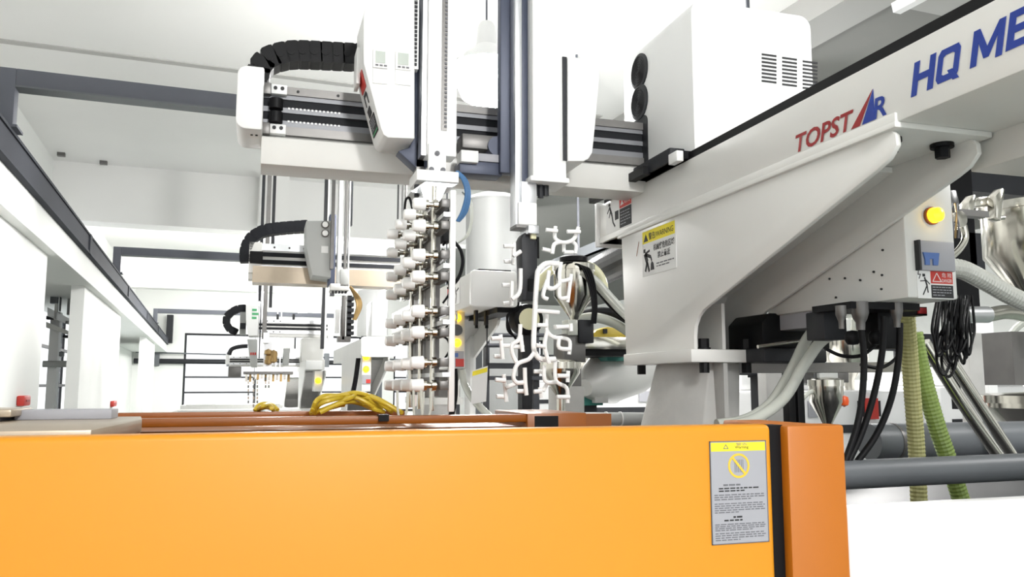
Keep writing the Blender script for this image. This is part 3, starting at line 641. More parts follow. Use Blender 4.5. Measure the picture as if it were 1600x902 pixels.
# right hand slide cover
R0 = 2.46
rc = MB().prism([pz(887, 88, R0), pz(936, 93, R0), pz(937, 120, R0), pz(930, 200, R0), pz(926, 238, R0), pz(920, 248, R0), pz(912, 252, R0), pz(887, 252, R0)], 'Y', R0, R0 + .19).build('slide_cover', 'robot_cover', rob, bevel=.005)
xa, xb_ = xb(880.5, 887, 170, R0); MB().box(xa, xb_, R0 + .005, R0 + .19, at(885, 250, Y=R0).z, at(885, 88, Y=R0).z).build('cover_gasket', 'machine_dark', rc)
# blue hoses and wires beside the wrist
def hose(parent, name, m, px_, Y_, r, n=8, dY=0.0):
    pts = [at(u_, v_, Y=Y_ + dY * i) for i, (u_, v_) in enumerate(px_)]
    return MB().tube(pts, r, n).build(name, m, parent, smooth=True)
for k in range(4): hose(rob, 'air_hose', 'cable_blue', [(712 + k, 268), (723 + 2 * k, 282), (728 + 2 * k, 304), (722 + 2.4 * k, 330), (714 + k, 346)], AY + .02 + .008 * k, .0042)
for k in range(3): hose(rob, 'signal_wire', 'hose_clear', [(722, 300), (733 + 2 * k, 316), (735 + k * 1.5, 345), (728 + k * 2, 368), (714 + k, 380)], AY + .05 + .01 * k, .0022, 6)
hose(rob, 'air_hose', 'black', [(710, 378), (720, 392), (723, 412), (716, 435), (700, 452)], AY + .05, .0055)
# robot gripper: frame, bars and rods
GR = [318.8, 353, 398.6, 432.5, 486.4, 519.5, 566.7, 602.4]
GY = [2.20, 2.354, 2.51, 2.68]
CXc = at(656, 400, Y=2.20).x
ROWZ = [at(656, v_, Y=2.20).z for v_ in GR]
gz0, gz1 = at(680, 655, Y=2.2).z, at(680, 300, Y=2.2).z
gf = sub('gripper', rob)
gx = CXc + .058
for y_ in (2.17, 2.72): MB().box(gx + .018, gx + .034, y_ - .008, y_ + .008, gz0 + .02, gz1).build('frame_bar', 'robot_cover', gf, bevel=.002)
MB().box(gx + .002, gx + .016, 2.28, 2.62, ROWZ[-1] - .03, gz1 - .02).build('centre_plate', 'rail_steel', gf)
for y_ in (2.26, 2.44, 2.60): MB().cyl((gx - .008, y_, gz0 + .02), (gx - .008, y_, gz1 + .03), .007, n=10).build('guide_shaft', 'stainless', gf, smooth=True)
for i in range(8): MB().box(gx - .006, gx + .018, 2.165, 2.725, ROWZ[i] - .012, ROWZ[i] + .012).build('cross_bar', 'rail_steel', gf, bevel=.002)
for i in range(0, 8, 2): MB().box(gx + .0, gx + .022, 2.16, 2.73, (ROWZ[i] + ROWZ[i + 1]) / 2 - .008, (ROWZ[i] + ROWZ[i + 1]) / 2 + .004).build('stiffener', 'aluminium', gf)
MB().prism([(gx - .03, gz1 + .055), (gx + .05, gz1 + .055), (gx + .02, gz1 - .01), (gx - .01, gz1 - .01)], 'Y', 2.36, 2.50).build('hanger_bracket', 'aluminium', gf)
MB().cyl((gx - .01, 2.43, gz1 - .02), (gx - .01, 2.43, at(680, 282, Y=2.43).z), .012, n=12).build('hanger_shaft', 'stainless', gf, smooth=True)
rod = MB().lathe((0, 0, 0), [(.009, -.012), (.009, .006), (.014, .008), (.014, .016), (.008, .018), (.008, .028), (.015, .030), (.015, .042), (.006, .044), (.006, .056)], 14, 'X')
r0 = None
for z_ in ROWZ:
    for y_ in GY:
        if r0 is None: r0 = rod.build('gripper_rod', 'stainless', gf, smooth=True, local=True); o = r0
        else: o = inst(r0, parent=gf)
        o.location = Vector((CXc + .006, y_, z_)) - org(gf)
# pneumatic valves strip behind the frame
vs = MB().box(gx + .05, gx + .075, 2.40, 2.45, at(706, 380, Y=2.42).z, at(706, 320, Y=2.42).z).build('valve_strip', 'black', gf, bevel=.002)
for k in range(6): MB().box(gx + .072, gx + .088, 2.405, 2.445, at(706, 326 + k * 9, Y=2.42).z - .005, at(706, 326 + k * 9, Y=2.42).z + .004).build('valve', 'robot_cover', vs)
for u_, dv in ((627, 0), (652, 2), (664, 0)):
    hose(gf, 'clear_tube_loop', 'hose_clear', [(u_ - 6, 610), (u_ - 5, 645 + dv), (u_ + 1, 658 + dv), (u_ + 8, 645 + dv), (u_ + 10, 612)], 2.12, .0032, 8)
for k in range(5): hose(gf, 'air_hose', 'black', [(690, 345 + 45 * k), (700, 352 + 45 * k), (702, 368 + 45 * k), (692, 384 + 45 * k)], 2.42, .0035, 6)
hose(gf, 'air_hose', 'black', [(632, 330), (634, 313), (640, 310), (645, 330)], 2.40, .004, 6)
# ---------------------------------------------------------------- moulded caps held by the gripper
cap_mb = lambda: MB().lathe((0, 0, 0), [(.013, .012), (.0175, .013), (.0185, .010), (.0165, -.014), (.0150, -.0195), (.012, -.0215), (.001, -.022)], 20, 'X')
ORDI = ['top', 'second', 'third', 'fourth', 'fifth', 'sixth', 'seventh', 'bottom']; PLACE = ['nearest', 'second nearest', 'third nearest', 'farthest']
cap0 = None
for i, z_ in enumerate(ROWZ):
    for j, y_ in enumerate(GY):
        if cap0 is None: cap0 = cap_mb().build('plastic_cap', 'white_plastic', None, smooth=True); o = cap0
        else: o = cap0.copy(); COL.objects.link(o)
        o.location = (CXc, y_, z_)
        tag(o, 'white plastic cap in the %s row of the gripper, %s of the four' % (ORDI[i], PLACE[j]), 'cap', 'moulded caps on the gripper')
# ---------------------------------------------------------------- sprue runner
def zp(x, y): return (760 + x / 2.504, 300 + y / 2.504)
RY = 2.42
runs = [[(285, 283), (235, 280), (205, 305), (198, 340), (190, 470), (185, 600), (195, 638), (218, 655), (270, 655)], [(195, 465), (285, 472)],
    [(270, 135), (268, 178), (290, 196), (320, 196), (345, 180), (360, 138)], [(290, 196), (265, 206), (258, 242)], [(303, 196), (303, 236)], [(330, 192), (350, 208), (348, 242)], [(232, 148), (278, 153)], [(315, 155), (367, 156)], [(218, 223), (258, 232)], [(303, 236), (340, 236)],
    [(245, 308), (240, 370), (262, 378), (287, 360)], [(292, 275), (287, 345), (326, 342)], [(332, 322), (318, 432)], [(287, 345), (287, 412), (318, 414)], [(238, 345), (222, 405), (240, 420)], [(222, 372), (262, 378)],
    [(237, 480), (236, 540), (262, 568), (300, 572), (326, 586), (324, 636)], [(238, 545), (228, 605), (246, 672)], [(285, 572), (285, 610), (330, 616)], [(198, 521), (238, 523)], [(272, 530), (334, 526)], [(195, 600), (230, 606)], [(330, 515), (332, 545)],
    [(270, 655), (272, 738), (314, 768), (318, 826)], [(226, 678), (230, 740), (272, 745)], [(278, 720), (322, 720)], [(320, 700), (318, 745)], [(186, 703), (228, 703)], [(275, 802), (326, 803)], [(186, 782), (215, 780)], [(210, 765), (215, 805)], [(240, 745), (222, 780)],
    [(187, 628), (165, 655), (122, 674), (106, 720), (118, 746), (152, 745)], [(122, 674), (104, 640), (100, 600), (128, 575), (133, 518)], [(100, 602), (62, 602)], [(55, 558), (64, 655)], [(20, 574), (60, 572)], [(100, 606), (146, 606)], [(30, 643), (64, 645)], [(134, 560), (142, 626)],
    [(150, 688), (152, 745), (157, 796)], [(118, 750), (74, 766)], [(68, 714), (79, 822)], [(35, 735), (74, 738)], [(118, 780), (157, 780)], [(40, 800), (78, 802)],
    [(108, 200), (105, 285)], [(135, 232), (105, 252)], [(68, 212), (108, 212)], [(70, 272), (106, 272)], [(100, 350), (98, 445)], [(134, 300), (130, 390), (100, 420)], [(62, 365), (100, 365)], [(66, 438), (100, 434)]]
rr = MB()
for k, rn in enumerate(runs):
    pts = [at(*zp(*q), Y=RY + .05 * math.sin(k * 1.7) * (0 if k < 2 else 1)) if k else at(*zp(*q), Y=RY) for q in rn]
    rr.tube(pts, .0085 if k == 0 else .0066, 8, 5 if len(rn) > 2 else 0)
alone(rr, 'sprue_runner', 'white_plastic', 'branching white plastic sprue runner held by the black sub-arm gripper', 'sprue runner', smooth=True)

# ================================================================== the orange moulding machine in front
mach = thing('moulding_machine', 'bright orange guarded injection moulding machine filling the front of the scene', 'machine', (.3, 1.9, 0))
GT = 1.924
fp = MB().box(-1.6, .924, 1.35, 1.40, .55, GT).build('front_guard', 'orange', mach, bevel=.010, seg=3)
MB().box(.918, .958, 1.362, 1.398, .55, GT - .002).build('gap_seal', 'black', mach)
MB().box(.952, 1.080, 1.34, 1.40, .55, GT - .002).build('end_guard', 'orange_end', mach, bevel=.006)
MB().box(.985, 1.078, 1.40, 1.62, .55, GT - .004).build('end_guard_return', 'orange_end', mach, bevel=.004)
MB().box(-1.6, 1.05, 1.42, 3.2, 0, .54).build('machine_base', 'machine_dark', mach)
MB().box(1.16, 1.80, 1.75, 3.15, 0, 1.60).build('platen', 'machine_dark', mach, bevel=.01)
a = [at(u_, v_, Z=1.93) for u_, v_ in ((222, 655), (128, 676))]
tpp = [(-1.6, 1.405), (a[1].x, 1.405), (a[0].x, a[0].y), (a[0].x - .02, 1.95), (-1.6, 1.95)]
MB().box(1.81, 3.6, 1.78, 3.1, 0, 1.585).build('injection_bed', 'machine_dark', mach, bevel=.01)
tpl = MB().prism(tpp, 'Z', 1.905, 1.930).build('top_plate', 'bare_plate', mach, bevel=.002)
MB().prism([(a[1].x - .3, 1.41), (a[1].x - .002, 1.41), (a[0].x - .002, a[0].y), (a[0].x - .06, a[0].y + .1), (-1.5, 1.8)], 'Z', 1.86, 1.905).build('top_plate_skirt', 'orange_rail', mach)
b0, b1 = at(22, 657, Y=1.82), at(175, 640, Y=1.82)
MB().box(b0.x, b1.x, 1.82, 1.90, 1.93, b1.z).build('cover_strip', 'label_grey', mach, bevel=.002)
b0, b1 = at(-60, 657, Y=1.75), at(18, 640, Y=1.75)
kb = MB().box(b0.x, b1.x, 1.75, 1.90, 1.93 + .008, b1.z).build('latch_cover', 'bare_plate', mach, bevel=.003)
MB().box(b0.x, b1.x - .02, 1.76, 1.88, 1.93, 1.94).build('latch_foot', 'ink', kb)
# rear guard rails
yr = 2.05
z0, z1 = at(600, 663, Y=yr).z, at(600, 650.5, Y=yr).z
x0, x1 = at(175, 655, Y=yr).x, at(830, 655, Y=yr).x
MB().box(x0 - .5, x1, yr, yr + .05, z0, z1).build('rear_rail', 'orange_rail', mach, bevel=.003)
MB().box(x0 - .5, x1, yr + .04, yr + .34, z0 - .05, z0 - .012).build('guard_track', 'orange_rail', mach)
yf = 2.36
MB().box(x0 - .6, at(633, 646, Y=yf).x, yf, yf + .05, at(500, 653, Y=yf).z, at(500, 643, Y=yf).z).build('rear_rail', 'orange_rail', mach, bevel=.003)
x2, x3 = at(822, 655, Y=yr).x, at(914, 655, Y=yr).x
MB().box(x2, x3, yr - .01, yr + .30, z0 - .08, z1 + .003).build('rail_end_box', 'orange_rail', mach, bevel=.003)
MB().box(x2 + .02, x2 + .085, yr - .012, yr, z0 - .02, z1 - .004).build('slot', 'black', mach)
p = at(600, 648, Y=yr - .01); MB().box(p.x - .012, p.x + .012, yr - .012, yr + .03, z1 - .012, z1 + .004).build('clip', 'black', mach)
MB().box(-1.6, 1.0, 1.43, 2.02, 1.2, 1.62).build('inner_body', 'machine_dark', mach)
MB().box(-1.6, 1.08, 2.44, 2.50, .55, at(500, 652, Y=2.44).z).build('rear_guard', 'orange_rail', mach)
# the warning plate
p0, p1 = at(1112, 852, Y=1.35), at(1199, 852, Y=1.35); p2 = at(1107, 690, Y=1.35)
pf = Face((p0.x, 1.349, p0.z), PX, UP, p1.x - p0.x + .003, p2.z - p0.z)
pl = pf.quad(MB(), 0, 0, 1, 1, -.001, .0012).build('warning_plate', 'label_grey', fp)
rim = MB()
for q in ((0, 0, 1, .008), (0, .992, 1, 1), (0, 0, .014, 1), (.986, 0, 1, 1)): pf.quad(rim, *q, 0, .0018)
rim.build('plate_edge', 'ink_grey', pl)
pf.quad(MB(), .02, .90, .98, .985, 0, .0016).build('yellow_field', 'yellow', pl)
pf.text('Warning', 'sign_text', 'ink', pl, .44, .915, .68, .95, bold=.01)
pf.text('警告', 'sign_text', 'ink_grey', pl, .46, .952, .66, .98)
t_ = MB(); pf.stroke(t_, .24, .925, .28, .965, .0006, d=.002); pf.stroke(t_, .28, .965, .32, .925, .0006, d=.002); pf.stroke(t_, .24, .925, .32, .925, .0006, d=.002); t_.build('warning_triangle', 'ink_grey', pl)
ringm = MB(); cx, cz, R1, R2 = .5, .755, .0225, .0185
for k in range(40):
    a0_, a1_ = 2 * math.pi * k / 40, 2 * math.pi * (k + 1) / 40
    pf.poly(ringm, [(cx + R1 * math.cos(a0_) / pf.w, cz + R1 * math.sin(a0_) / pf.h), (cx + R1 * math.cos(a1_) / pf.w, cz + R1 * math.sin(a1_) / pf.h), (cx + R2 * math.cos(a1_) / pf.w, cz + R2 * math.sin(a1_) / pf.h), (cx + R2 * math.cos(a0_) / pf.w, cz + R2 * math.sin(a0_) / pf.h)], 0, .0018)
pf.stroke(ringm, cx - .013 / pf.w, cz + .015 / pf.h, cx + .013 / pf.w, cz - .015 / pf.h, .0022, d=.0021)
mat('sign_amber', L(226, 186, 52), .5); ringm.build('prohibition_ring', 'sign_amber', pl)
fen = MB()
for k in range(6): pf.stroke(fen, cx + (-.008 + .0034 * k) / pf.w, cz - .012 / pf.h, cx + (-.008 + .0034 * k) / pf.w, cz + .011 / pf.h, .0005, d=.0016)
fen.build('guard_pictogram', 'ink_grey', pl)
bars(pf, MB(), .22, .78, .585, .555, 1, .008, 11).build('small_print', 'ink_grey', pl)
bars(pf, MB(), .14, .86, .55, .50, 2, .006, 12).build('small_print', 'ink', pl)
bars(pf, MB(), .06, .94, .485, .42, 3, .005, 13).build('small_print', 'ink_grey', pl)
bars(pf, MB(), .06, .94, .40, .295, 5, .0045, 14).build('small_print', 'ink_grey', pl)
bars(pf, MB(), .38, .62, .27, .245, 1, .008, 15).build('small_print', 'ink', pl)
bars(pf, MB(), .22, .80, .24, .215, 1, .007, 16).build('small_print', 'ink', pl)
bars(pf, MB(), .06, .94, .20, .125, 4, .0045, 17).build('small_print', 'ink_grey', pl)
bars(pf, MB(), .06, .94, .115, .03, 4, .0045, 18).build('small_print', 'ink_grey', pl)
# white injection unit cover right of the orange guard
z0 = at(1400, 790, Y=1.36).z
iu = thing('injection_unit_cover', 'plain white injection unit cover standing right of the orange end guard', 'machine cover', (1.5, 1.5, .5))
MB().box(1.088, 2.3, 1.355, 1.405, .55, z0).build('front_cover', 'machine_white', iu, bevel=.012, seg=3)
MB().box(1.10, 2.3, 1.41, 1.70, .56, z0 - .09).build('body', 'machine_dark', iu, bevel=.004)
MB().prism([(1.13, z0 - .06), (1.75, z0 + .002), (2.3, z0 + .004), (2.3, z0 - .09), (1.13, z0 - .09)], 'Y', 1.405, 1.42).build('inner_lip', 'label_white', iu)
MB().box(1.10, 2.3, 1.37, 1.71, 0.0, .56).build('plinth', 'machine_dark', iu)
for k in range(5): MB().tube([(1.2 + .2 * k, 1.5, z0 - .085), (1.25 + .2 * k, 1.52, z0 - .04), (1.33 + .2 * k, 1.5, z0 - .05), (1.4 + .2 * k, 1.5, z0 - .085)], .008, 6).build('lead', 'ink' if k % 2 else 'label_grey', iu, smooth=True)
# grey pipes behind it
pg = at(1330, 742, Y=1.80); pg2 = at(1600, 737, Y=1.80)
pp = thing('grey_pipe', 'smooth grey pipe lying just above the white injection unit cover', 'pipe', (pg.x, 1.8, pg.z), 'grey pipes beside the orange guard')
MB().cyl((pg.x - .06, 1.8, pg.z), (3.2, 1.8, pg.z + .01), .037, n=24).build('pipe', 'duct_grey', pp, smooth=True)
MB().cyl((2.3, 1.8, pg.z + .005), (2.36, 1.8, pg.z + .005), .044, n=24).build('coupling', 'duct_grey', pp, smooth=True)
pg = at(1400, 690, Y=2.52)
pq = thing('grey_pipe', 'thick grey steel barrel pipe crossing behind the hoses', 'pipe', (pg.x, 2.52, pg.z), 'grey pipes beside the orange guard')
MB().cyl((pg.x - .12, 2.52, pg.z), (3.6, 2.52, pg.z), .066, n=24).build('pipe', 'duct_grey', pq, smooth=True)
for u_ in (1392, 1534): 
    x_ = at(u_, 690, Y=2.52).x; MB().cyl((x_, 2.52, pg.z), (x_ + .012, 2.52, pg.z), .068, n=24).build('band', 'rail_steel', pq, smooth=True)
# yellow cable coils on the rear rail
def coil(label, strands, r, Yc, seed):
    rn = random.Random(seed); t = thing('cable_coil', label, 'cable', at(strands[0][0][0], 648, Y=Yc))
    for s in strands:
        MB().tube([at(u_, v_, Y=Yc + rn.uniform(-.02, .05)) for u_, v_ in s], r, 8).build('cable_strand', 'cable_yellow', t, smooth=True)
coil('thick coil of yellow cables slumped on the rear orange rail', [
    [(488, 642), (494, 628), (510, 622), (540, 617), (570, 618), (600, 630), (622, 643)],
    [(490, 645), (500, 632), (520, 625), (550, 620), (575, 622), (598, 634), (612, 644)],
    [(492, 646), (492, 630), (506, 619), (530, 618), (556, 614), (585, 621), (610, 634), (628, 645)],
    [(484, 646), (505, 640), (530, 630), (548, 622), (560, 618), (580, 626), (596, 640)],
    [(494, 645), (515, 638), (536, 632), (538, 626), (550, 617), (568, 616), (592, 626), (618, 640)],
    [(500, 645), (524, 634), (545, 628), (566, 632), (585, 640), (600, 644)],
    [(536, 634), (540, 624), (556, 622), (574, 630), (590, 642)]], .0062, 2.28, 3)
coil('small far coil of yellow cable beside the hanging gripper', [[(398, 642), (404, 634), (414, 631), (426, 634), (434, 641)], [(402, 642), (410, 635), (420, 633), (430, 641)], [(404, 641), (414, 637), (424, 638), (428, 642)]], .006, 2.38, 5)
# cables and tubes at the control box
t = thing('cable_set', 'three thick black cables dropping from grey connectors under the control box', 'cable', at(1345, 520, Y=1.8))
for pts in ([(1345, 512), (1350, 560), (1347, 620), (1338, 670), (1318, 728)], [(1381, 495), (1379, 545), (1366, 615), (1345, 680), (1316, 742)], [(1406, 505), (1404, 560), (1392, 625), (1366, 685), (1318, 748)]):
    MB().tube([at(u_, v_, Y=1.80) for u_, v_ in pts], .0088, 10).build('cable', 'black', t, smooth=True)
for u_, v0, v1, r in ((1345, 472, 516, .022), (1315, 478, 514, .014), (1402, 468, 512, .017)):
    a, b = at(u_, v1, Y=1.80), at(u_, v0, Y=1.80)
    MB().lathe((a.x, 1.80, a.z), [(r * .5, 0), (r * .55, .02), (r * .8, .03), (r, (b.z - a.z) * .6), (r, b.z - a.z)], 18).build('connector', 'rail_steel', t, smooth=True)
a, b = at(1310, 482, Y=1.84), at(1415, 472, Y=1.84); MB().box(a.x, b.x, 1.79, 1.95, a.z - .004, 2.216).build('connector_plate', 'black', t)
a, b = at(1366, 545, Y=1.9), at(1398, 480, Y=1.9); MB().box(a.x, b.x, 1.88, 1.96, a.z, b.z).build('plug_block', 'black', t, bevel=.004)
a, b = at(1296, 530, Y=1.9), at(1330, 486, Y=1.9); MB().box(a.x, b.x, 1.92, 2.0, a.z, b.z).build('plug_block', 'machine_dark', t, bevel=.004)
for u_, v_ in ((1332, 528), (1369, 528)): 
    p = at(u_, v_, Y=1.84); MB().lathe(p, [(.001, -.02), (.014, -.018), (.02, -.008), (.02, .008), (.014, .018), (.001, .02)], 16).build('cable_gland', 'black', t, smooth=True)
for pts in ([(1290, 545), (1315, 556), (1345, 556), (1368, 540)], [(1345, 570), (1375, 575), (1398, 562), (1404, 548)]):
    MB().tube([at(u_, v_, Y=1.86) for u_, v_ in pts], .005, 8).build('thin_cable', 'black', t, smooth=True)
for lab, pts, Y_ in (('clear plastic tube curving down left from the black valve, upper of two', [(1288, 500), (1262, 528), (1236, 580), (1205, 630), (1165, 656), (1120, 664)], 2.12), ('clear plastic tube curving down left from the black valve, lower of two', [(1318, 520), (1285, 532), (1255, 572), (1225, 622), (1180, 655), (1135, 667)], 2.06)):
    alone(MB().tube([at(u_, v_, Y=Y_) for u_, v_ in pts], .0165, 12), 'clear_tube', 'hose_clear', lab, 'tube', 'clear tubes under the robot', smooth=True)
vb = thing('valve_unit', 'black valve unit tucked under the big robot bracket', 'valve', at(1235, 560, Y=2.25))
a, b = at(1192, 545, Y=2.25), at(1295, 492, Y=2.25); MB().prism([(a.x, a.z), (b.x, a.z), (b.x, b.z), (a.x + .03, b.z), (a.x, b.z - .03)], 'Y', 2.25, 2.45).build('body', 'black', vb, bevel=.006)
a, b = at(1190, 566, Y=2.22), at(1292, 545, Y=2.22); MB().box(a.x + .01, b.x, 2.22, 2.40, a.z, b.z).build('motor', 'machine_dark', vb, bevel=.006)
a, b = at(1184, 542, Y=2.2), at(1262, 536, Y=2.2); MB().cyl((a.x, 2.2, a.z), (b.x, 2.2, b.z + .01), .006, n=10).build('rod', 'stainless', vb, smooth=True)
a, b = at(1266, 512, Y=2.1), at(1310, 484, Y=2.1); MB().box(a.x, b.x, 2.1, 2.3, a.z, b.z).build('mounting', 'label_grey', vb, bevel=.003)
sp = thing('support_plate', 'long thin grey plate under the valve unit and connectors', 'plate', at(1290, 565, Y=2.3))
p0, p1 = at(1150, 577, Y=2.5), at(1436, 556, Y=2.15)
MB().prism([(p0.x, p0.y), (p1.x, p1.y), (p1.x, p1.y + .2), (p0.x + .1, p0.y + .2)], 'Z', p0.z - .012, p0.z + .02).build('plate', 'cast_paint', sp)
def ribbed(name, label, m, pts, Ys, r, rib=.006, n=14, group=None, amp=.07):
    P = spline([at(u_, v_, Y=Y_) for (u_, v_), Y_ in zip(pts, Ys)], 30); d = sum((b - a).length for a, b in zip(P, P[1:]))
    cnt = max(24, int(d / rib) * 2); 
    # resample
    S = [0]
    for a, b in zip(P, P[1:]): S.append(S[-1] + (b - a).length)
    Q = []; j = 0
    for k in range(cnt + 1):
        s = d * k / cnt
        while j < len(S) - 2 and S[j + 1] < s: j += 1
        Q.append(P[j].lerp(P[j + 1], (s - S[j]) / max(1e-9, S[j + 1] - S[j])))
    mb = MB().tube(Q, r, n, 0, rf=lambda t, i: r * (1 + (amp if i % 2 else -amp)))
    return alone(mb, name, m, label, 'hose', group, smooth=False)
ribbed('suction_hose', 'ribbed yellowish suction hose dropping straight down beside the control box', 'hose_yellow', [(1415, 478), (1420, 540), (1426, 620), (1432, 700), (1436, 790)], [2.0, 2.05, 2.08, 2.1, 2.1], .0245, .012, amp=.035)
ribbed('suction_hose', 'ribbed green suction hose slanting behind the grey pipe', 'hose_green', [(1428, 520), (1440, 580), (1462, 660), (1482, 720), (1506, 795)], [2.15, 2.15, 2.15, 2.15, 2.15], .027, .012, amp=.035)
ribbed('suction_hose', 'translucent grey ribbed hose running to the big steel hopper', 'hose_grey', [(1478, 418), (1505, 422), (1540, 440), (1575, 460), (1620, 482)], [2.5, 2.5, 2.5, 2.5, 2.5], .036, .014, amp=.05)
# cable bundle looped below the control box
cbd = thing('cable_bundle', 'tangled bundle of thin black cables looped below the control box', 'cable', at(1490, 590, Y=1.85))
rn = random.Random(4)
for k in range(13):
    u0 = 1464 + k * 4.2; w_ = rn.uniform(5, 14); bot = rn.uniform(545, 596)
    MB().tube([at(u0, 468, Y=1.84 + rn.uniform(0, .06)), at(u0 - 4 + rn.uniform(-5, 5), 510, Y=1.84), at(u0 - w_ * .7, bot - 22, Y=1.83 + rn.uniform(0, .06)), at(u0 + rn.uniform(-2, 4), bot, Y=1.84), at(u0 + w_, bot - 24, Y=1.85), at(u0 + w_ * .8 + rn.uniform(-4, 4), 512, Y=1.86), at(u0 + rn.uniform(0, 9), 462, Y=1.88)], .0042, 6).build('cable', 'black', cbd, smooth=True)
a, b = at(1431, 493, Y=1.9), at(1448, 480, Y=1.9); rl = MB().box(a.x, b.x, 1.9, 1.95, a.z, b.z).build('rocker_housing', 'black', cbd)
MB().box(a.x + .006, b.x - .004, 1.896, 1.9, a.z + .005, b.z - .003).build('rocker', 'red', rl)

# ================================================================== the robots behind
def rbox(par, name, m, u0, v0, u1, v1, Y, dY, bevel=0.0, dz=0):
    a, b = at(u0, v1, Y=Y), at(u1, v0, Y=Y)
    return MB().box(a.x, b.x, Y, Y + dY, a.z, b.z).build(name, m, par, bevel=bevel)
def rpoly(par, name, m, pts, Y, dY, bevel=0.0):
    return MB().prism([pz(u_, v_, Y) for u_, v_ in pts], 'Y', Y, Y + dY).build(name, m, par, bevel=bevel)
def travbeam(par, u0, v0, v1, u1, Y, low, s=1.0):
    a, b = at(u0, v1, Y=Y), at(u0, v0, Y=Y); x1 = at(u1, v0, Y=Y).x; h = b.z - a.z
    zl = at(u0, low, Y=Y).z
    tb = MB().box(a.x, x1, Y, Y + .14, zl, b.z).build('traverse_beam', 'robot_paint', par)
    for f0, f1, m, nm in ((.76, 1.0, 'aluminium', 'linear_rail'), (.56, .70, 'belt', 'drive_belt'), (.30, .44, 'belt', 'drive_belt'), (0, .24, 'aluminium', 'linear_rail')):
        MB().box(a.x, x1, Y - .015, Y + .01, a.z + f0 * h, a.z + f1 * h).build(nm, m, tb)
    for k in range(4):
        for f in (.12, .88): MB().cyl((a.x + (x1 - a.x) * (.06 + .09 * k), Y - .018, a.z + f * h), (a.x + (x1 - a.x) * (.06 + .09 * k), Y - .012, a.z + f * h), .008, n=6).build('rail_screw', 'ink', tb)
    return tb
def bracket(par, x, y, zt, s=1.0, lamps=1, zped=1.52):
    """beam bracket like the big robot's: x = left face, y = its near tip, zt = underside of the beam"""
    sh = lambda p: (y + (p[0] - 1.436) * s, zt + (p[1] - 2.565) * s)
    P = [sh(p) for p in prof + fil]
    MB().prism(P, 'X', x, x + .014).build('gusset_plate', 'robot_paint', par)
    MB().prism(P, 'X', x + .226 * s, x + .24 * s).build('gusset_plate', 'robot_paint', par)
    MB().prism([sh(p) for p in web], 'X', x + .014, x + .226 * s).build('bracket_web', 'cast_paint', par)
    yb0, yb1, zb = sh((2.32, 2.068))[0], sh((2.83, 2.068))[0], sh((2.32, 2.068))[1]
    MB().box(x - .02, x + .26 * s, yb0, yb1, zb, zb + .042 * s).build('base_plate', 'robot_paint', par)
    MB().prism([(x + .02, yb0 + .04), (x + .22 * s, yb0 + .04), (x + .24 * s, yb1 - .1), (x + .16 * s, yb1 - .04), (x + .04, yb1 - .04)], 'Z', zped, zb).build('pedestal', 'cast_paint', par)
# ---- second robot
Y2 = 6.3
r2 = thing('take_out_robot', 'second take-out robot with grey slanted cover carrying two round gauges', 'robot', (1.2, Y2 - .4, .9), 'take-out robots over the machine row')
t2 = travbeam(r2, 388, 380, 425, 640, Y2, 436)
rbox(t2, 'end_plate', 'robot_paint', 388, 379, 410, 426, Y2 - .03, .05)
rbox(t2, 'pulley_pair', 'black', 390, 393, 411, 411, Y2 - .05, .04, .004)
rbox(t2, 'tray', 'bare_plate', 394, 425, 640, 441, Y2 - .05, .2)
chain(r2, [at(u_, v_, Y=Y2 + .02) for u_, v_ in ((384, 410), (384, 393), (390, 377), (403, 366), (424, 359), (480, 354))], .10, .085, Y2, .05, 'belt')
c2 = rpoly(r2, 'slide_cover', 'tank', [(478.5, 345), (518, 345), (517, 434), (488, 430), (478, 383)], Y2 - .35, .3, .006)
for v_ in (351.5, 365):
    p = at(508, v_, Y=Y2 - .35); g = MB().lathe(p, [(.028, 0), (.028, -.012), (.022, -.016), (.001, -.016)], 18, 'Y').build('pressure_gauge', 'rail_steel', c2, smooth=True)
    MB().lathe(p, [(.021, -.016), (.020, -.019), (.001, -.019)], 16, 'Y').build('dial', 'label_white', g)
rbox(c2, 'label_plate', 'label_white', 502, 385, 513, 395, Y2 - .357, .008)
rbox(r2, 'arm_carriage', 'bluegrey', 512, 335, 526, 448, Y2 - .25, .1, .01)
a2 = rbox(r2, 'vertical_arm', 'robot_cover', 527, 150, 540, 448, Y2 - .45, .12)
rbox(a2, 'arm_edge', 'rail_steel', 521, 150, 523, 420, Y2 - .40, .05); rbox(a2, 'arm_edge', 'rail_steel', 541, 150, 544, 420, Y2 - .42, .06)
rbox(a2, 'gear_rack', 'machine_dark', 550.5, 150, 553, 352, Y2 - .40, .05); rbox(a2, 'arm_profile', 'robot_cover', 545, 150, 550, 440, Y2 - .42, .08)
rbox(a2, 'arm_clamp', 'tank', 531, 421, 546, 448, Y2 - .47, .03, .004)
rbox(r2, 'wrist_plate', 'robot_paint', 516, 444, 546, 453, Y2 - .47, .2, .004)
for k in range(5): rbox(r2, 'wrist_bolt', 'machine_dark', 519 + k * 5, 452, 522 + k * 5, 458, Y2 - .42, .05)
e2 = rbox(r2, 'wrist_cylinder', 'rail_steel', 533, 462, 541, 532, Y2 - .42, .1, .006); rbox(e2, 'valve_stack', 'black', 542, 462, 550, 528, Y2 - .40, .08)
for k in range(7): rbox(e2, 'valve', 'machine_dark', 543, 464 + 9 * k, 553, 469 + 9 * k, Y2 - .42, .08)
rbox(r2, 'hanger_plate', 'robot_cover', 524, 484, 531, 520, Y2 - .4, .05); rbox(r2, 'cylinder_foot', 'rail_steel', 528, 526, 548, 534, Y2 - .42, .1)
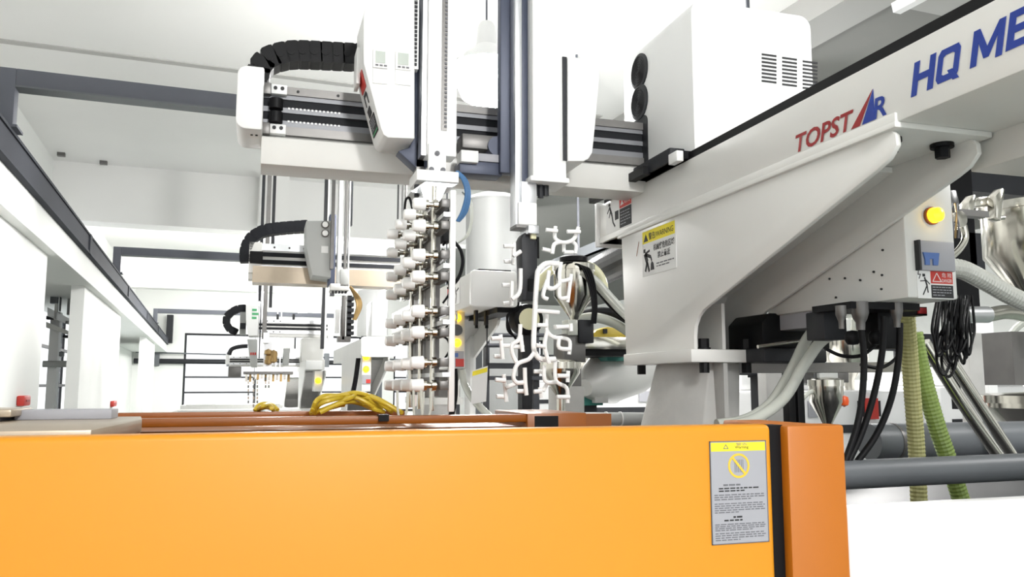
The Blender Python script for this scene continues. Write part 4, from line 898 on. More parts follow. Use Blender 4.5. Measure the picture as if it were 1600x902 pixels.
for k in range(4): MB().tube([at(547, 448, Y=Y2 - .35), at(555 + 2 * k, 465, Y=Y2 - .3), at(558 + 2 * k, 480, Y=Y2 - .3), at(552 + k, 500, Y=Y2 - .3)], .009, 6).build('wire', 'brass', r2, smooth=True)
s2 = rbox(r2, 'sub_arm', 'robot_cover', 628, 150, 633, 470, Y2 - .42, .1); rbox(s2, 'arm_edge', 'machine_dark', 622, 150, 626, 352, Y2 - .40, .06); rbox(s2, 'arm_edge', 'rail_steel', 634, 150, 637, 470, Y2 - .4, .06)
# beam towards the viewer
a, b = at(736, 478, Y=4.35), at(806, 427, Y=4.35)
bm2 = MB().box(a.x, b.x, 4.37, Y2 + .9, a.z, b.z).build('beam', 'robot_paint', r2, bevel=.01)
MB().prism(rrect(a.x - .004, b.x + .004, a.z - .003, b.z + .006, .02, (1, 1, 1, 1)), 'Y', 4.33, 4.37).build('beam_end_cap', 'robot_cover', bm2, bevel=.004)
MB().box(b.x - .10, b.x + .03, 4.38, Y2 + .5, a.z - .03, b.z + .0).build('side_channel', 'black', bm2)
MB().box(a.x + .05, b.x - .02, 4.38, 5.4, b.z, b.z + .02).build('linear_rail', 'black', bm2)
lf2 = Face((a.x - .0015, 4.95, a.z + .04), MY, UP, .34, .13)
lw = lf2.quad(MB(), 0, 0, 1, 1).build('danger_label', 'label_white', bm2); lf2.quad(MB(), .05, .55, .50, 1, 0, .003).build('red_field', 'label_red', lw); lf2.quad(MB(), .05, 0, .50, .5, 0, .003).build('black_field', 'ink_grey', lw)
k_ = MB(); lf2.stroke(k_, .62, .9, .75, .4, .008); lf2.stroke(k_, .75, .4, .7, .05, .006); lf2.stroke(k_, .75, .6, .92, .7, .005); k_.build('pictogram', 'ink', lw)
bracket(r2, a.x, 4.72, a.z, 1.15)
for u_ in (745, 761):
    hk = rbox(r2, 'hanging_plug', 'machine_dark', u_ - 2.5, 484, u_ + 2.5, 508, 4.6, .04, .004); rbox(hk, 'plug_ring', 'black', u_ - 2, 508, u_ + 2, 513, 4.61, .02)
MB().cyl(at(761, 512, Y=4.62), at(761, 575, Y=4.62), .004, n=6).build('hanging_wire', 'ink', r2)
tagY = 4.55; tg = Face(at(736, 632, Y=tagY), PX + Vector((0, 0, .03)), UP, .098, .215)
tq = tg.poly(MB(), [(0, 0), (.9, .06), (1, 1.0), (.06, .88)], -.002, .002).build('warning_label', 'label_white', r2)
tg.poly(MB(), [(.06, .74), (.96, .84), (.97, .96), (.08, .86)], .001, .0035).build('yellow_field', 'yellow', tq); bars(tg, MB(), .35, .85, .62, .4, 3, .02, 21).build('small_print', 'label_grey', tq)
cb2 = rbox(r2, 'control_box', 'robot_paint', 700, 478, 727, 576, 4.75, .5, .006)
for v_, e_ in ((497, 1), (536, 0)):
    p = at(714, v_, Y=4.75); MB().lathe(p, [(.024, 0), (.024, -.012), (.016, -.026), (.001, -.028)], 18, 'Y').build('signal_lamp', 'lens_amber', cb2, smooth=True)
p = at(714, 516, Y=4.75); MB().lathe(p, [(.034, 0), (.034, -.004), (.001, -.004)], 20, 'Y').build('cover_disc', 'duct_dark', cb2, smooth=True)
bk = rbox(cb2, 'breaker_cover', 'label_grey', 704, 549, 725, 574, 4.744, .01); rbox(bk, 'red_field', 'label_red', 712, 561, 725, 573, 4.740, .005); rbox(bk, 'switch_toggle', 'switch_blue', 707, 552, 716, 558, 4.738, .008)
for k in range(3): MB().tube([at(704 + 4 * k, 576, Y=4.8), at(703 + 5 * k, 600, Y=4.8), at(706 + 3 * k, 625, Y=4.8), at(702 + 2 * k, 655, Y=4.8)], .010, 6).build('cable', 'black', r2, smooth=True)
MB().tube([at(722, 577, Y=4.8), at(726, 600, Y=4.8), at(740, 625, Y=4.75), at(770, 656, Y=4.7)], .022, 10).build('drain_tube', 'hose_clear', r2, smooth=True)
# ---- third robot
Y3 = 10.2
r3 = thing('take_out_robot', 'third take-out robot with white barrel beside it and a black looping chain', 'robot', (.9, Y3 - .5, .9), 'take-out robots over the machine row')
t3 = travbeam(r3, 400, 499, 521, 512, Y3, 526)
for u_ in (432, 457): rbox(t3, 'bracket_lug', 'machine_dark', u_, 491, u_ + 4, 499, Y3, .1)
chain(r3, [at(u_, v_, Y=Y3 - .1) for u_, v_ in ((384, 482), (370, 484), (358, 492), (354, 502), (358, 513), (370, 520))], .12, .085, Y3, .07, 'belt')
c3 = rpoly(r3, 'slide_cover', 'robot_cover', [(384, 478), (406, 478), (404, 525), (388, 525), (384, 500)], Y3 - .5, .4, .008)
k_ = MB(); p = at(397, 482, Y=Y3 - .51)
for q in range(3): k_.box(p.x - .02, p.x + .03 + .02 * (q % 2), Y3 - .508, Y3 - .499, p.z - .03 - .045 * q, p.z - .005 - .045 * q)
k_.build('green_print', 'green', c3)
rbox(c3, 'side_plate', 'tank', 374, 488, 385, 522, Y3 - .3, .2); rbox(c3, 'side_socket', 'machine_dark', 375, 505, 384, 514, Y3 - .33, .05)
a3 = rbox(r3, 'vertical_arm', 'aluminium', 411, 250, 424, 536, Y3 - .6, .15)
rbox(a3, 'arm_edge', 'machine_dark', 408, 250, 411, 470, Y3 - .58, .1); rbox(a3, 'arm_edge', 'machine_dark', 425, 250, 428, 480, Y3 - .58, .1); rbox(a3, 'arm_slot', 'rail_steel', 416, 250, 419, 530, Y3 - .61, .02)
rbox(a3, 'arm_foot', 'robot_cover', 411, 520, 421, 536, Y3 - .63, .05)
rbox(r3, 'arm_carriage', 'machine_dark', 404, 470, 409, 560, Y3 - .5, .1)
s3 = rbox(r3, 'sub_arm', 'robot_cover', 509, 250, 514, 545, Y3 - .6, .12); rbox(s3, 'arm_edge', 'machine_dark', 506, 250, 509, 545, Y3 - .58, .1); rbox(s3, 'arm_edge', 'machine_dark', 515, 440, 523, 462, Y3 - .58, .1); rbox(s3, 'arm_clamp', 'robot_cover', 512, 522, 521, 541, Y3 - .62, .05)
xL = .97; yN = 8.2
zb0, zb1 = at(563, 556, Y=yN).z, at(563, 528, Y=yN).z
bm3 = MB().box(xL, xL + .30, yN, Y3 + 1.4, zb0, zb1).build('beam', 'robot_paint', r3)
MB().prism(rrect(xL - .02, xL + .32, zb0 - .01, zb1 + .01, .03, (1, 1, 1, 1)), 'Y', yN - .04, yN).build('beam_end_cap', 'robot_cover', bm3)
bracket(r3, xL, 8.5, zb0, 1.3)
cb3 = rbox(r3, 'control_box', 'robot_paint', 565, 556, 580, 612, 8.25, .6)
for v_ in (558, 577): MB().lathe(at(572, v_, Y=8.25), [(.032, 0), (.032, -.015), (.02, -.03), (.001, -.032)], 16, 'Y').build('signal_lamp', 'lens_amber', cb3, smooth=True)
rbox(cb3, 'breaker_cover', 'label_grey', 566, 586, 579, 600, 8.24, .02); rbox(cb3, 'red_field', 'label_red', 572, 593, 579, 599, 8.236, .02)
for k in range(3): MB().tube([at(562 - k * 2, 560, Y=8.3), at(558 - k * 2, 590, Y=8.3), at(554 - 2 * k, 612, Y=8.3)], .012, 6).build('cable', 'black', r3, smooth=True)
rbox(r3, 'motor_cover', 'robot_cover', 580, 470, 606, 526, Y3 - .2, .5, .02)
# gripper of the third robot: a long flat plate with hanging pins
g3 = rbox(r3, 'gripper_plate', 'rail_steel', 380, 581, 458, 585, Y3 - .6, .4)
rn = random.Random(6)
for k in range(12): rbox(g3, 'gripper_pin', 'brass' if k % 2 else 'stainless', 383 + k * 6, 584, 387 + k * 6, 592 + rn.uniform(0, 6), Y3 - .6 + .1 * (k % 3), .06)
for k, (u_, l_) in enumerate(((388, 632), (396, 640), (402, 640), (415, 610), (420, 612))):
    for q in range(int((l_ - 590) / 6)): rbox(g3, 'chain_pin', 'stainless' if q % 2 else 'rail_steel', u_ - 1.5, 590 + q * 6, u_ + 1.5, 594.5 + q * 6, Y3 - .5, .05)
MB().box(at(411, 580, Y=Y3 - .55).x, at(424, 580, Y=Y3 - .55).x, Y3 - .58, Y3 - .45, at(411, 582, Y=Y3 - .55).z, at(411, 534, Y=Y3 - .55).z).build('wrist_post', 'aluminium', r3)
for k in range(9): 
    p = at(418 + rn.uniform(0, 12), 546 + rn.uniform(0, 24), Y=Y3 - .65); MB().lathe(p, [(.001, -.04), (.04, -.02), (.04, .02), (.001, .04)], 8).build('fitting', 'brass', r3)
# ---- fourth and fifth robots
Y4 = 14.2
r4 = thing('take_out_robot', 'fourth take-out robot, far down the row, with a tapered grey cover', 'robot', (.6, Y4 - .5, .9), 'take-out robots over the machine row')
t4 = travbeam(r4, 358, 557, 570, 470, Y4, 573); rbox(t4, 'end_cover', 'robot_cover', 352, 554, 359, 569, Y4 - .1, .3, .01)
c4 = rpoly(r4, 'slide_cover', 'tank', [(386, 530), (402, 530), (402, 574), (392, 574), (388, 545)], Y4 - .6, .4, .01)
for k in range(3): rbox(c4, 'red_print', 'label_red', 391 + 3.4 * k, 551, 393.4 + 3.4 * k, 555, Y4 - .61, .012)
MB().tube([at(u_, v_, Y=Y4 - .1) for u_, v_ in ((358, 555), (362, 546), (374, 542), (387, 541))], .035, 8).build('cable_chain', 'machine_dark', r4, smooth=True)
rbox(r4, 'lower_slide', 'rail_steel', 356, 573, 377, 590, Y4 - .2, .3, .01)
for u_ in (432, 438): rbox(r4, 'vertical_arm', 'aluminium', u_, 400, u_ + 4, 580, Y4 - .6, .12)
rbox(r4, 'motor_cover', 'robot_paint', 470, 528, 506, 566, Y4 - .6, .7, .03)
rpoly(r4, 'sub_cover', 'tank', [(443, 544), (454, 544), (451, 571), (442, 571)], Y4 - .6, .3, .01)
rbox(r4, 'beam_end_cap', 'robot_cover', 478, 564, 504, 578, 12.2, .06, .01)
xL = at(478, 570, Y=12.2).x; zt = at(478, 578, Y=12.2).z
MB().box(xL, xL + .27, 12.26, Y4 + 1, zt, zt + .15).build('beam', 'robot_paint', r4)
bracket(r4, xL, 12.5, zt, 1.3)
cb4 = rbox(r4, 'control_box', 'robot_paint', 491, 580, 504, 612, 12.3, .5); MB().lathe(at(497, 595, Y=12.3), [(.045, 0), (.04, -.03), (.001, -.04)], 14, 'Y').build('signal_lamp', 'lens_amber', cb4, smooth=True)
Y5 = 17.8
r5 = thing('take_out_robot', 'fifth and smallest take-out robot, only its bracket showing by the end wall', 'robot', (.35, Y5, .9), 'take-out robots over the machine row')
xL = at(448, 588, Y=16.4).x; zt = at(448, 590, Y=16.4).z
MB().box(xL, xL + .3, 16.4, Y5 + 1.5, zt, zt + .16).build('beam', 'robot_paint', r5); bracket(r5, xL, 16.5, zt, 1.4)
MB().box(-.6, xL + .2, Y5, Y5 + .14, zt + .35, zt + .55).build('traverse_beam', 'robot_paint', r5)
MB().box(-.1, .02, Y5 - .2, Y5, 2.1, 3.9).build('vertical_arm', 'aluminium', r5)
MB().box(xL - .05, xL + .4, Y5 - .2, Y5 + .4, zt + .16, zt + .6).build('motor_cover', 'robot_cover', r5, bevel=.03)
# machines under the far robots
for i, (x_, y_, lab) in enumerate(((.35, 4.9, 'second moulding machine, its pale top just behind the orange rails'), (.15, 8.8, 'third moulding machine under the robot with the looping chain'), (-.1, 12.8, 'fourth moulding machine farther down the row'), (-.3, 16.8, 'fifth moulding machine next to the end wall'))):
    m_ = thing('moulding_machine', lab, 'machine', (x_, y_, 0), 'moulding machines down the row')
    MB().box(x_ - 1.1, x_ + .75, y_ - .15, y_ + 1.25, .5, 1.60).build('guard', 'cast_paint', m_, bevel=.02)
    MB().box(x_ + .75, x_ + 2.6, y_ - .1, y_ + 1.2, .4, 1.52).build('injection_unit', 'machine_white', m_, bevel=.02)
    MB().box(x_ - 1.15, x_ + 2.7, y_ - .1, y_ + 1.25, 0, .5).build('base', 'machine_dark', m_)
    MB().box(x_ - 1.0, x_ + .7, y_ - .14, y_ - .09, 1.60, 1.62).build('top_edge', 'label_white', m_)
    MB().box(x_ + .8, x_ + 2.5, y_ - .13, y_ - .09, 1.1, 1.4).build('side_window', 'machine_dark', m_)

# ================================================================== hoppers, tanks and ducts behind
def hopper(name, label, c, r, hcyl, hcone, parts=True, m='stainless', lid='black'):
    """c = centre of the cone outlet"""
    t = thing(name, label, 'hopper', c, 'steel material hoppers')
    MB().lathe(c, [(r * .22, 0), (r * .24, .01), (r, hcone), (r, hcone + hcyl), (r * .98, hcone + hcyl)], 36).build('body', m, t, smooth=True)
    MB().lathe(Vector(c) + Vector((0, 0, hcone + hcyl)), [(r * 1.06, -.02), (r * 1.06, .012), (r * .9, .02), (.001, .03)], 36).build('rim', m, t, smooth=True)
    if lid: MB().lathe(Vector(c) + Vector((0, 0, hcone + hcyl + .028)), [(r * .72, 0), (r * .72, r * .22), (r * .55, r * .3), (.001, r * .3)], 24).build('lid', lid, t, smooth=True)
    MB().cyl(Vector(c) - Vector((0, 0, r * .9)), Vector(c) + Vector((0, 0, .02)), r * .22, n=18).build('outlet', m, t, smooth=True)
    return t
# loader hopper in the middle
hc = at(897, 500, Y=4.1)
h1 = hopper('loader_hopper', 'shiny steel loader hopper with black lid left of the big robot bracket', hc, .108, .16, .125)
for k in range(4): MB().tube([at(878 + k * 9, 420, Y=4.05), at(905 + k * 5, 414 + 2 * k, Y=3.98), at(920 + 3 * k, 445, Y=3.97), at(926 + 2 * k, 480, Y=3.97), at(924 + 2 * k, 506, Y=3.98)], .006, 6).build('wire', 'black', h1, smooth=True)
MB().tube([at(873, 440, Y=4.0), at(870, 424, Y=4.0), at(880, 412, Y=4.0), at(900, 410, Y=4.0)], .006, 6).build('wire', 'black', h1, smooth=True)
rbox(h1, 'throat', 'rail_steel', 881, 522, 915, 566, 4.02, .16, .004); rbox(h1, 'sight_glass', 'hose_clear', 888, 500, 903, 524, 4.0, .1, .004)
sa_, sb_ = at(877, 664, Y=4.02), at(913, 604, Y=4.02); MB().box(sa_.x, sb_.x, 4.02, 4.22, 0, sb_.z).build('stand', 'cast_paint', h1, bevel=.004); rbox(h1, 'stand_neck', 'rail_steel', 884, 566, 908, 606, 4.05, .1)
rbox(h1, 'inlet_valve', 'machine_dark', 905, 500, 928, 536, 4.0, .12, .006); rbox(h1, 'side_fitting', 'robot_cover', 868, 508, 896, 514, 3.98, .04, .004)
h2 = hopper('weigh_funnel', 'lower steel funnel under the loader hopper near the sprue runner', at(876, 622, Y=3.75), .095, .04, .12, lid=None)
MB().box(at(876, 640, Y=3.75).x - .02, at(876, 640, Y=3.75).x + .02, 3.73, 3.77, 0, at(876, 622, Y=3.75).z - .07).build('post', 'rail_steel', h2)
bl = thing('blower', 'round black-rimmed blower beside the loader hopper', 'blower', at(822, 528, Y=4.4))
p = at(822, 500, Y=4.4); MB().lathe(p, [(.085, .06), (.092, .0), (.085, -.05), (.07, -.06)], 28, 'Y').build('rim', 'black', bl, smooth=True); MB().lathe(p, [(.068, -.05), (.06, -.062), (.001, -.065)], 24, 'Y').build('face', 'hose_cream', bl, smooth=True)
MB().box(p.x - .03, p.x + .03, 4.38, 4.46, 0, p.z - .08).build('post', 'machine_dark', bl)
for k in range(3): MB().tube([at(815, 478 + 3 * k, Y=4.35), at(795 - k, 492, Y=4.35), at(793 + 2 * k, 515, Y=4.35), at(806, 528 + k, Y=4.35)], .006, 6).build('wire', 'black', bl, smooth=True)
for nm, lab, m, pts, Y_, r in (
    ('feed_hose', 'cream feed hose arching over the loader hopper lid', 'hose_cream', [(838, 452), (850, 432), (872, 416), (898, 411), (925, 418), (940, 436), (944, 455)], 4.3, .026),
    ('feed_hose', 'pale clear hose slanting from the loader hopper to the robot bracket', 'hose_clear', [(908, 424), (930, 440), (950, 462), (972, 486), (1000, 512)], 4.0, .026),
    ('feed_hose', 'black rubber hose below the pale slanting hose', 'black', [(915, 432), (940, 462), (962, 486), (1000, 520)], 4.1, .013),
    ('feed_hose', 'white hose bulging across below the loader cone', 'hose_clear', [(905, 500), (925, 496), (950, 501), (972, 512), (1005, 536)], 4.15, .028),
    ('feed_hose', 'dark hose behind the white bulging hose', 'black', [(905, 494), (940, 488), (965, 493), (1005, 512)], 4.5, .03)):
    alone(MB().tube([at(u_, v_, Y=Y_) for u_, v_ in pts], r, 12), nm, m, lab, 'hose', 'feed hoses at the loader hopper', smooth=True)
ribbed('foil_duct', 'wrinkled dark foil duct slanting behind the robot beam end', 'duct_dark', [(905, 445), (930, 428), (955, 415), (1000, 393)], [5.6, 5.3, 5.0, 4.6], .10, .03, 18, amp=.05)
bb = thing('material_barrel', 'big pale tilted material barrel with a teal band left of the pedestal', 'barrel', at(945, 614, Y=4.6))
pA_, pB_ = at(914, 606, Y=4.55), at(985, 572, Y=4.9)
MB().tube([pA_, pA_.lerp(pB_, .12), pA_.lerp(pB_, .45), pB_], .1, 28, 0, rf=lambda t, i: [.05, .10, .165, .19][i]).build('body', 'robot_paint', bb, smooth=True)
rbox(bb, 'teal_band', 'teal', 949, 556, 986, 564, 4.5, .2); rbox(bb, 'cradle', 'teal', 909, 612, 942, 634, 4.6, .3); sa_ = at(925, 634, Y=4.6); MB().box(sa_.x - .04, sa_.x + .04, 4.62, 4.85, 0, sa_.z + .005).build('cradle_leg', 'machine_dark', bb); rbox(bb, 'cradle_block', 'cast_paint', 930, 608, 950, 630, 4.55, .1)
rbox(bb, 'tray', 'stainless', 914, 527, 990, 546, 4.3, .4, .004); rbox(bb, 'tray_black_strip', 'black', 914, 546, 990, 556, 4.32, .4)  # solid black strip below the steel tray
gr = thing('yellow_gripper', 'yellow plastic part lying on the steel tray beneath the hoses', 'machine part', at(950, 526, Y=4.35))
rpoly(gr, 'body', 'cable_yellow', [(922, 526), (932, 516), (950, 511), (962, 513), (980, 524), (984, 528), (930, 528)], 4.3, .12, .006); rbox(gr, 'knob', 'machine_dark', 944, 514, 949, 521, 4.28, .03)
wp2 = thing('white_pipe', 'short white lagged pipe lying behind the orange guard by the pedestal', 'pipe', at(950, 655, Y=3.2))
p = at(914, 655, Y=3.2); q = at(1010, 655, Y=3.2); MB().cyl(p, q, .028, n=18).build('pipe', 'tank', wp2, smooth=True)
for u_ in (946, 968): MB().cyl(at(u_, 655, Y=3.2), at(u_ + 2, 655, Y=3.2), .031, n=18).build('strap', 'label_white', wp2, smooth=True)
# storage tanks
for nm, lab, u0, u1, v0, v1, Y_, m in (('storage_tank', 'tall pale grey cylindrical tank behind the gripper', 727, 812, 316, 660, 8.0, 'tank_grey'), ('storage_tank', 'overexposed white barrel tank behind the third robot', 557, 607, 458, 526, 12.2, 'robot_cover')):
    a, b = at(u0, v1, Y=Y_), at(u1, v0, Y=Y_); c = (a.x + b.x) / 2; r = (b.x - a.x) / 2
    t = thing(nm, lab, 'tank', (c, Y_, max(a.z, .1)), 'storage tanks')
    MB().lathe((c, Y_, 0), [(r, max(a.z, .1)), (r, b.z - .03), (r * 1.02, b.z - .03), (r * 1.02, b.z)], 40).build('shell', m, t, smooth=True)
    MB().lathe((c, Y_, 0), [(r * 1.03, b.z - .012), (r * 1.03, b.z + .012), (r * .6, b.z + .06), (.001, b.z + .08)], 40).build('lid', 'robot_cover', t, smooth=True)
    for k in range(4): MB().cyl((c + r * .7 * math.cos(k * math.pi / 2 + .5), Y_ + r * .7 * math.sin(k * math.pi / 2 + .5), 0), (c + r * .7 * math.cos(k * math.pi / 2 + .5), Y_ + r * .7 * math.sin(k * math.pi / 2 + .5), max(a.z, .1) + .02), .03, n=8).build('leg', 'duct_grey', t)
    if Y_ < 9: MB().lathe((c, Y_, 0), [(r * 1.015, 2.62), (r * 1.015, 2.66)], 40).build('band', 'duct_grey', t, smooth=True)
# overhead tray along the row
ot = thing('cable_tray', 'grey overhead cable tray running away above the loader hopper', 'cable tray', (2.7, 4, 3.0))
za = at(990, 372, X=2.7).z; zb = at(990, 352, X=2.7).z
MB().box(2.7, 2.72, 3.4, 16, za, zb).build('side', 'duct_grey', ot); MB().box(2.7, 3.2, 3.4, 16, za, za + .015).build('bottom', 'duct_grey', ot); MB().box(3.18, 3.2, 3.4, 16, za, zb).build('side', 'duct_grey', ot)
for y_ in (4.4, 7.4, 10.4, 13.4): MB().cyl((2.95, y_, zb), (2.95, y_, CZ), .012, n=6).build('hanger', 'steel_grey', ot)
# black rack behind the second robot
rk = thing('steel_rack', 'black steel rack of bars behind the hanging sprue runner', 'rack', at(780, 640, Y=6.6))
for v_ in (524, 540): MB().cyl(at(690, v_, Y=6.6), at(850, v_, Y=6.6), .018, n=10).build('bar', 'machine_dark', rk, smooth=True)
for v_, h_ in ((572, 8), (591, 6)): rbox(rk, 'crossbeam', 'machine_dark', 765, v_ - h_ / 2, 852, v_ + h_ / 2, 6.7, .1)
for u_, w_, m in ((762, 6, 'machine_dark'), (822, 9, 'machine_dark'), (838, 9, 'machine_dark'), (716, 7, 'machine_dark')):
    a, b = at(u_ - w_ / 2, 500, Y=6.75), at(u_ + w_ / 2, 500, Y=6.75); MB().box(a.x, b.x, 6.75, 6.83, 0, at(u_, 500, Y=6.75).z).build('post', m, rk)
wc = thing('white_column', 'slim white column between rack and hanging label', 'column', at(740, 640, Y=5.3)); a, b = at(735, 510, Y=5.3), at(744, 510, Y=5.3)
MB().box(a.x, b.x, 5.3, 5.45, 0, a.z).build('front_face', 'robot_cover', wc, bevel=.004); MB().box(b.x, b.x + .045, 5.31, 5.45, 0, a.z).build('side_profile', 'duct_grey', wc)
# ---------------------------------------------------------------- right hand side
hr = at(1622, 480, Y=2.55)
h3 = hopper('feed_hopper', 'large polished steel hopper with spring clamps at the picture edge', hr, .185, .20, .21, lid=None)
for u_, v0, v1 in ((1556, 296, 346), (1512, 306, 338)):
    a, b = at(u_ - 6, v1, Y=2.40), at(u_ + 7, v0, Y=2.40)
    ck = MB().prism([(a.x, a.z + .01), (a.x + .022, a.z), (b.x, b.z - .005), (b.x - .012, b.z), (a.x + .006, b.z - .03)], 'Y', 2.38, 2.42).build('spring_clamp', 'stainless', h3, bevel=.002)
    MB().cyl((a.x + .02, 2.40, a.z + .012), (a.x + .06, 2.40, a.z + .018), .008, n=10).build('clamp_pin', 'stainless', ck, smooth=True)
a, b = at(1524, 327, Y=2.42), at(1562, 305, Y=2.42); MB().prism([(a.x, a.z + .01), (b.x, a.z + .03), (b.x, b.z), (a.x + .02, b.z - .015), (a.x, b.z - .03)], 'Y', 2.42, 2.50).build('rim_bracket', 'stainless', h3, bevel=.003)
mo = thing('loader_motor', 'small steel motor with wires right behind the amber lamp box', 'motor', at(1495, 400, Y=2.2))
rpoly(mo, 'housing', 'duct_dark', [(1476, 298), (1495, 296), (1500, 315), (1502, 345), (1478, 350)], 2.2, .1, .006)
p = at(1490, 345, Y=2.18); MB().lathe(p, [(.03, .05), (.034, .0), (.028, -.03), (.001, -.034)], 20, 'Y').build('end_bell', 'stainless', mo, smooth=True)
MB().tube([at(u_, v_, Y=2.22) for u_, v_ in ((1505, 352), (1508, 372), (1500, 388), (1484, 404), (1470, 420))], .012, 10).build('elbow_pipe', 'stainless', mo, smooth=True)
rbox(mo, 'mount_bar', 'rail_steel', 1498, 330, 1545, 336, 2.3, .04)
rn = random.Random(8)
for k in range(5): MB().tube([at(1480 + 4 * k, 318, Y=2.17), at(1478 + 5 * k + rn.uniform(-4, 4), 335, Y=2.15), at(1482 + 4 * k, 352, Y=2.15), at(1478 + 5 * k, 372, Y=2.17)], .003, 6).build('wire', 'brass' if k % 2 else 'ink_grey', mo, smooth=True)
h4 = hopper('weigh_funnel', 'wide steel funnel below the grey hose at the picture edge', at(1640, 712, Y=2.7), .24, .04, .20, lid=None)
MB().box(at(1570, 600, Y=2.7).x, at(1640, 600, Y=2.7).x, 2.65, 2.8, at(1600, 602, Y=2.7).z, at(1600, 520, Y=2.7).z).build('neck', 'rail_steel', h4)
for i, (lab, p_) in enumerate((('steel conveying pipe leaning left, front one of the slanting pair', [(1444, 535), (1500, 625), (1572, 730)]), ('steel conveying pipe leaning left, rear one of the slanting pair', [(1470, 540), (1522, 620), (1600, 740)]))):
    alone(MB().tube([at(u_, v_, Y=2.25 + .12 * i) for u_, v_ in p_], .020, 16), 'conveying_pipe', 'stainless', lab, 'pipe', 'slanting steel pipes', smooth=True)
sp2 = thing('elbow_pipe', 'horizontal steel pipe with a welded sleeve and bend under the grey hose', 'pipe', at(1500, 490, Y=3.0))
MB().tube([at(1500, 492, Y=3.0), at(1543, 492, Y=3.0), at(1570, 488, Y=3.0), at(1600, 492, Y=3.0), at(1660, 505, Y=3.0)], .034, 18).build('pipe', 'stainless', sp2, smooth=True)
MB().cyl(at(1506, 492, Y=3.0), at(1543, 492, Y=3.0), .039, n=20).build('sleeve', 'aluminium', sp2, smooth=True)
# dark overhead steel and far machines behind the right half
ob = thing('black_girder', 'black overhead girder behind the control box and hopper', 'steel beam', at(1540, 296, Y=4.4))
rbox(ob, 'girder', 'machine_dark', 1440, 262, 1760, 292, 4.4, .12); rbox(ob, 'post', 'black', 1503, 262, 1517, 640, 4.3, .08)
rbox(ob, 'lower_girder', 'machine_dark', 1440, 383, 1530, 410, 4.45, .1); rbox(ob, 'upright', 'machine_dark', 1518, 365, 1536, 425, 4.3, .06)
for lab, u0, u1, Y_, vt, m in (('grey upright post left of the pair of black posts', 1196, 1221, 3.3, 560, 'cast_paint'), ('black upright post, first of the pair beyond the clear tubes', 1230, 1240.5, 3.3, 556, 'black'), ('black upright post, second of the pair beyond the clear tubes', 1244, 1254.5, 3.3, 556, 'black'), ('grey upright post beyond the slanting steel pipes', 1512, 1534, 3.4, 520, 'cast_paint'), ('white upright post beyond the slanting steel pipes', 1538, 1552, 3.5, 500, 'robot_cover')):
    a, b = at(u0, vt, Y=Y_), at(u1, vt, Y=Y_); t = thing('upright_post', lab, 'post', ((a.x + b.x) / 2, Y_, 0), 'upright posts behind the machine')
    MB().box(a.x, b.x, Y_, Y_ + .07, 0, a.z).build('post', m, t, bevel=.003); MB().box(a.x - .006, b.x + .006, Y_ - .03, Y_ + .10, 0, .015).build('foot', m, t)
dbm = thing('dark_crossbar', 'dark crossbar seen between pedestal and clear tubes', 'bar', at(1170, 575, Y=3.6)); rbox(dbm, 'bar', 'machine_dark', 1120, 572, 1200, 586, 3.6, .1); MB().box(at(1186, 580, Y=3.6).x, at(1192, 580, Y=3.6).x, 3.62, 3.68, 0, at(1186, 586, Y=3.6).z).build('post', 'machine_dark', dbm); rbox(dbm, 'clamp', 'machine_dark', 1186, 566, 1204, 590, 3.58, .1)
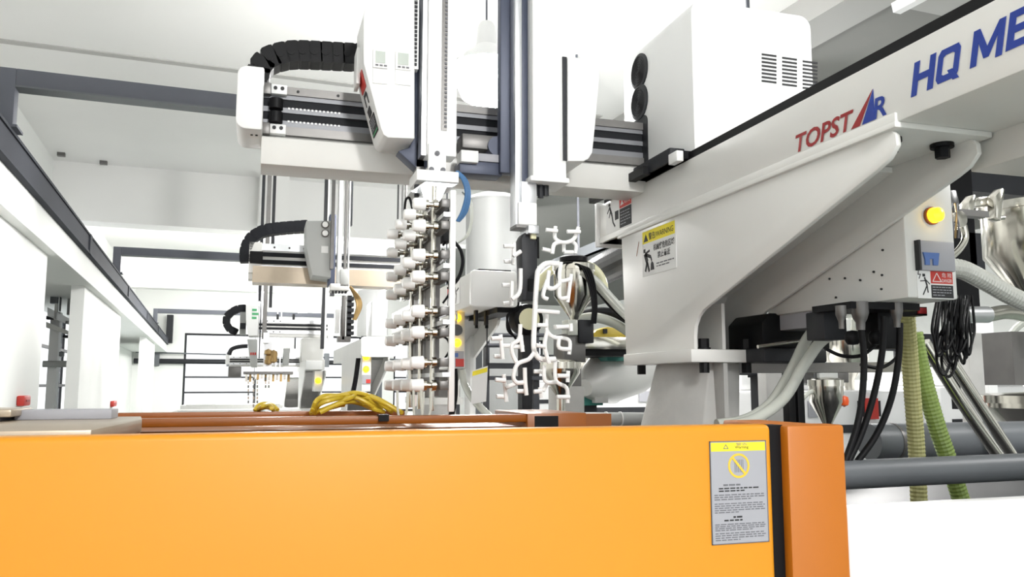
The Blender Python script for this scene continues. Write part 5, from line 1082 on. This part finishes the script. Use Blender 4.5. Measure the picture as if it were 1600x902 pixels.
def far_machine(x, y, z, lab, seed):
    rn = random.Random(seed); t = thing('far_machine', lab, 'machine', (x, y, 0), 'white machines across the hall')
    MB().box(x - .9, x + .9, y, y + 1.0, 0, z).build('body', 'machine_white', t, bevel=.03)
    MB().box(x - .7, x + .1, y + .1, y + .8, z, z + .16).build('head', 'machine_white', t, bevel=.02)
    MB().box(x - .8, x + .8, y - .02, y + .0, z - .32, z - .26).build('seam', 'machine_dark', t)
    for k in range(3): MB().box(x - .65 + .45 * k, x - .45 + .45 * k, y - .02, y + .01, z - .2, z - .08).build('panel', ('ink_grey', 'label_grey', 'machine_dark')[k], t)
    MB().box(x + .3, x + .42, y - .03, y, z - .22, z - .06).build('label_plate', 'yellow' if seed % 2 else 'label_red', t)
    MB().lathe((x + .5, y + .4, z), [(.05, 0), (.05, .08), (.17, .25), (.17, .45), (.18, .45), (.18, .47), (.001, .48)], 24).build('hopper', 'stainless', t, smooth=True)
    MB().box(x - .6, x - .5, y + .3, y + .4, z + .16, z + .4).build('mast', 'machine_dark', t); MB().box(x - .8, x - .1, y + .3, y + .4, z + .38, z + .44).build('mast_bar', 'machine_dark', t)
    MB().tube([(x + .5, y + .3, z + .47), (x + .4, y + .2, z + .6), (x + .1, y + .2, z + .45), (x, y + .2, z + .1)], .03, 8).build('hose', 'hose_clear', t, smooth=True)
    return t
for i, (x_, y_, z_, lab) in enumerate(((4.15, 5.3, 1.95, 'white machine seen between the black posts and the black cables'), (6.1, 5.3, 1.98, 'white machine seen behind the slanting steel pipes'), (8.1, 5.4, 2.0, 'white machine hidden mostly behind the wide funnel'), (4.3, 8.5, 2.0, 'white machine in the second row left of the black posts'), (6.3, 8.6, 2.05, 'white machine in the second row behind the black cables'), (8.6, 8.5, 2.05, 'white machine in the second row at the picture edge'), (4.6, 12.0, 2.02, 'white machine in the third row behind the material barrel'), (7.2, 12.2, 2.05, 'white machine in the third row above the orange end guard'))):
    far_machine(x_, y_, z_, lab, i)
fh = hopper('dosing_hopper', 'small steel dosing hopper with an orange lamp behind the black cables', at(1293, 668, Y=3.6), .085, .10, .13, lid=None)
sa_ = at(1293, 668, Y=3.6); MB().box(sa_.x - .02, sa_.x + .02, 3.58, 3.62, 0, sa_.z - .07).build('post', 'rail_steel', fh); rbox(fh, 'grey_head', 'tank', 1281, 571, 1310, 602, 3.58, .18, .01); rbox(fh, 'side_motor', 'duct_dark', 1272, 573, 1281, 600, 3.6, .1, .006); rbox(fh, 'coil_block', 'rail_steel', 1311, 578, 1326, 598, 3.6, .1, .004)
MB().lathe(at(1319, 627, Y=3.55), [(.001, -.03), (.02, -.02), (.024, 0), (.02, .02), (.001, .03)], 18).build('signal_lamp', 'lens_orange', fh, smooth=True)
MB().tube([at(1282, 606, Y=3.6), at(1262, 616, Y=3.6), at(1245, 632, Y=3.6), at(1215, 650, Y=3.6)], .012, 8).build('hose', 'hose_clear', fh, smooth=True)
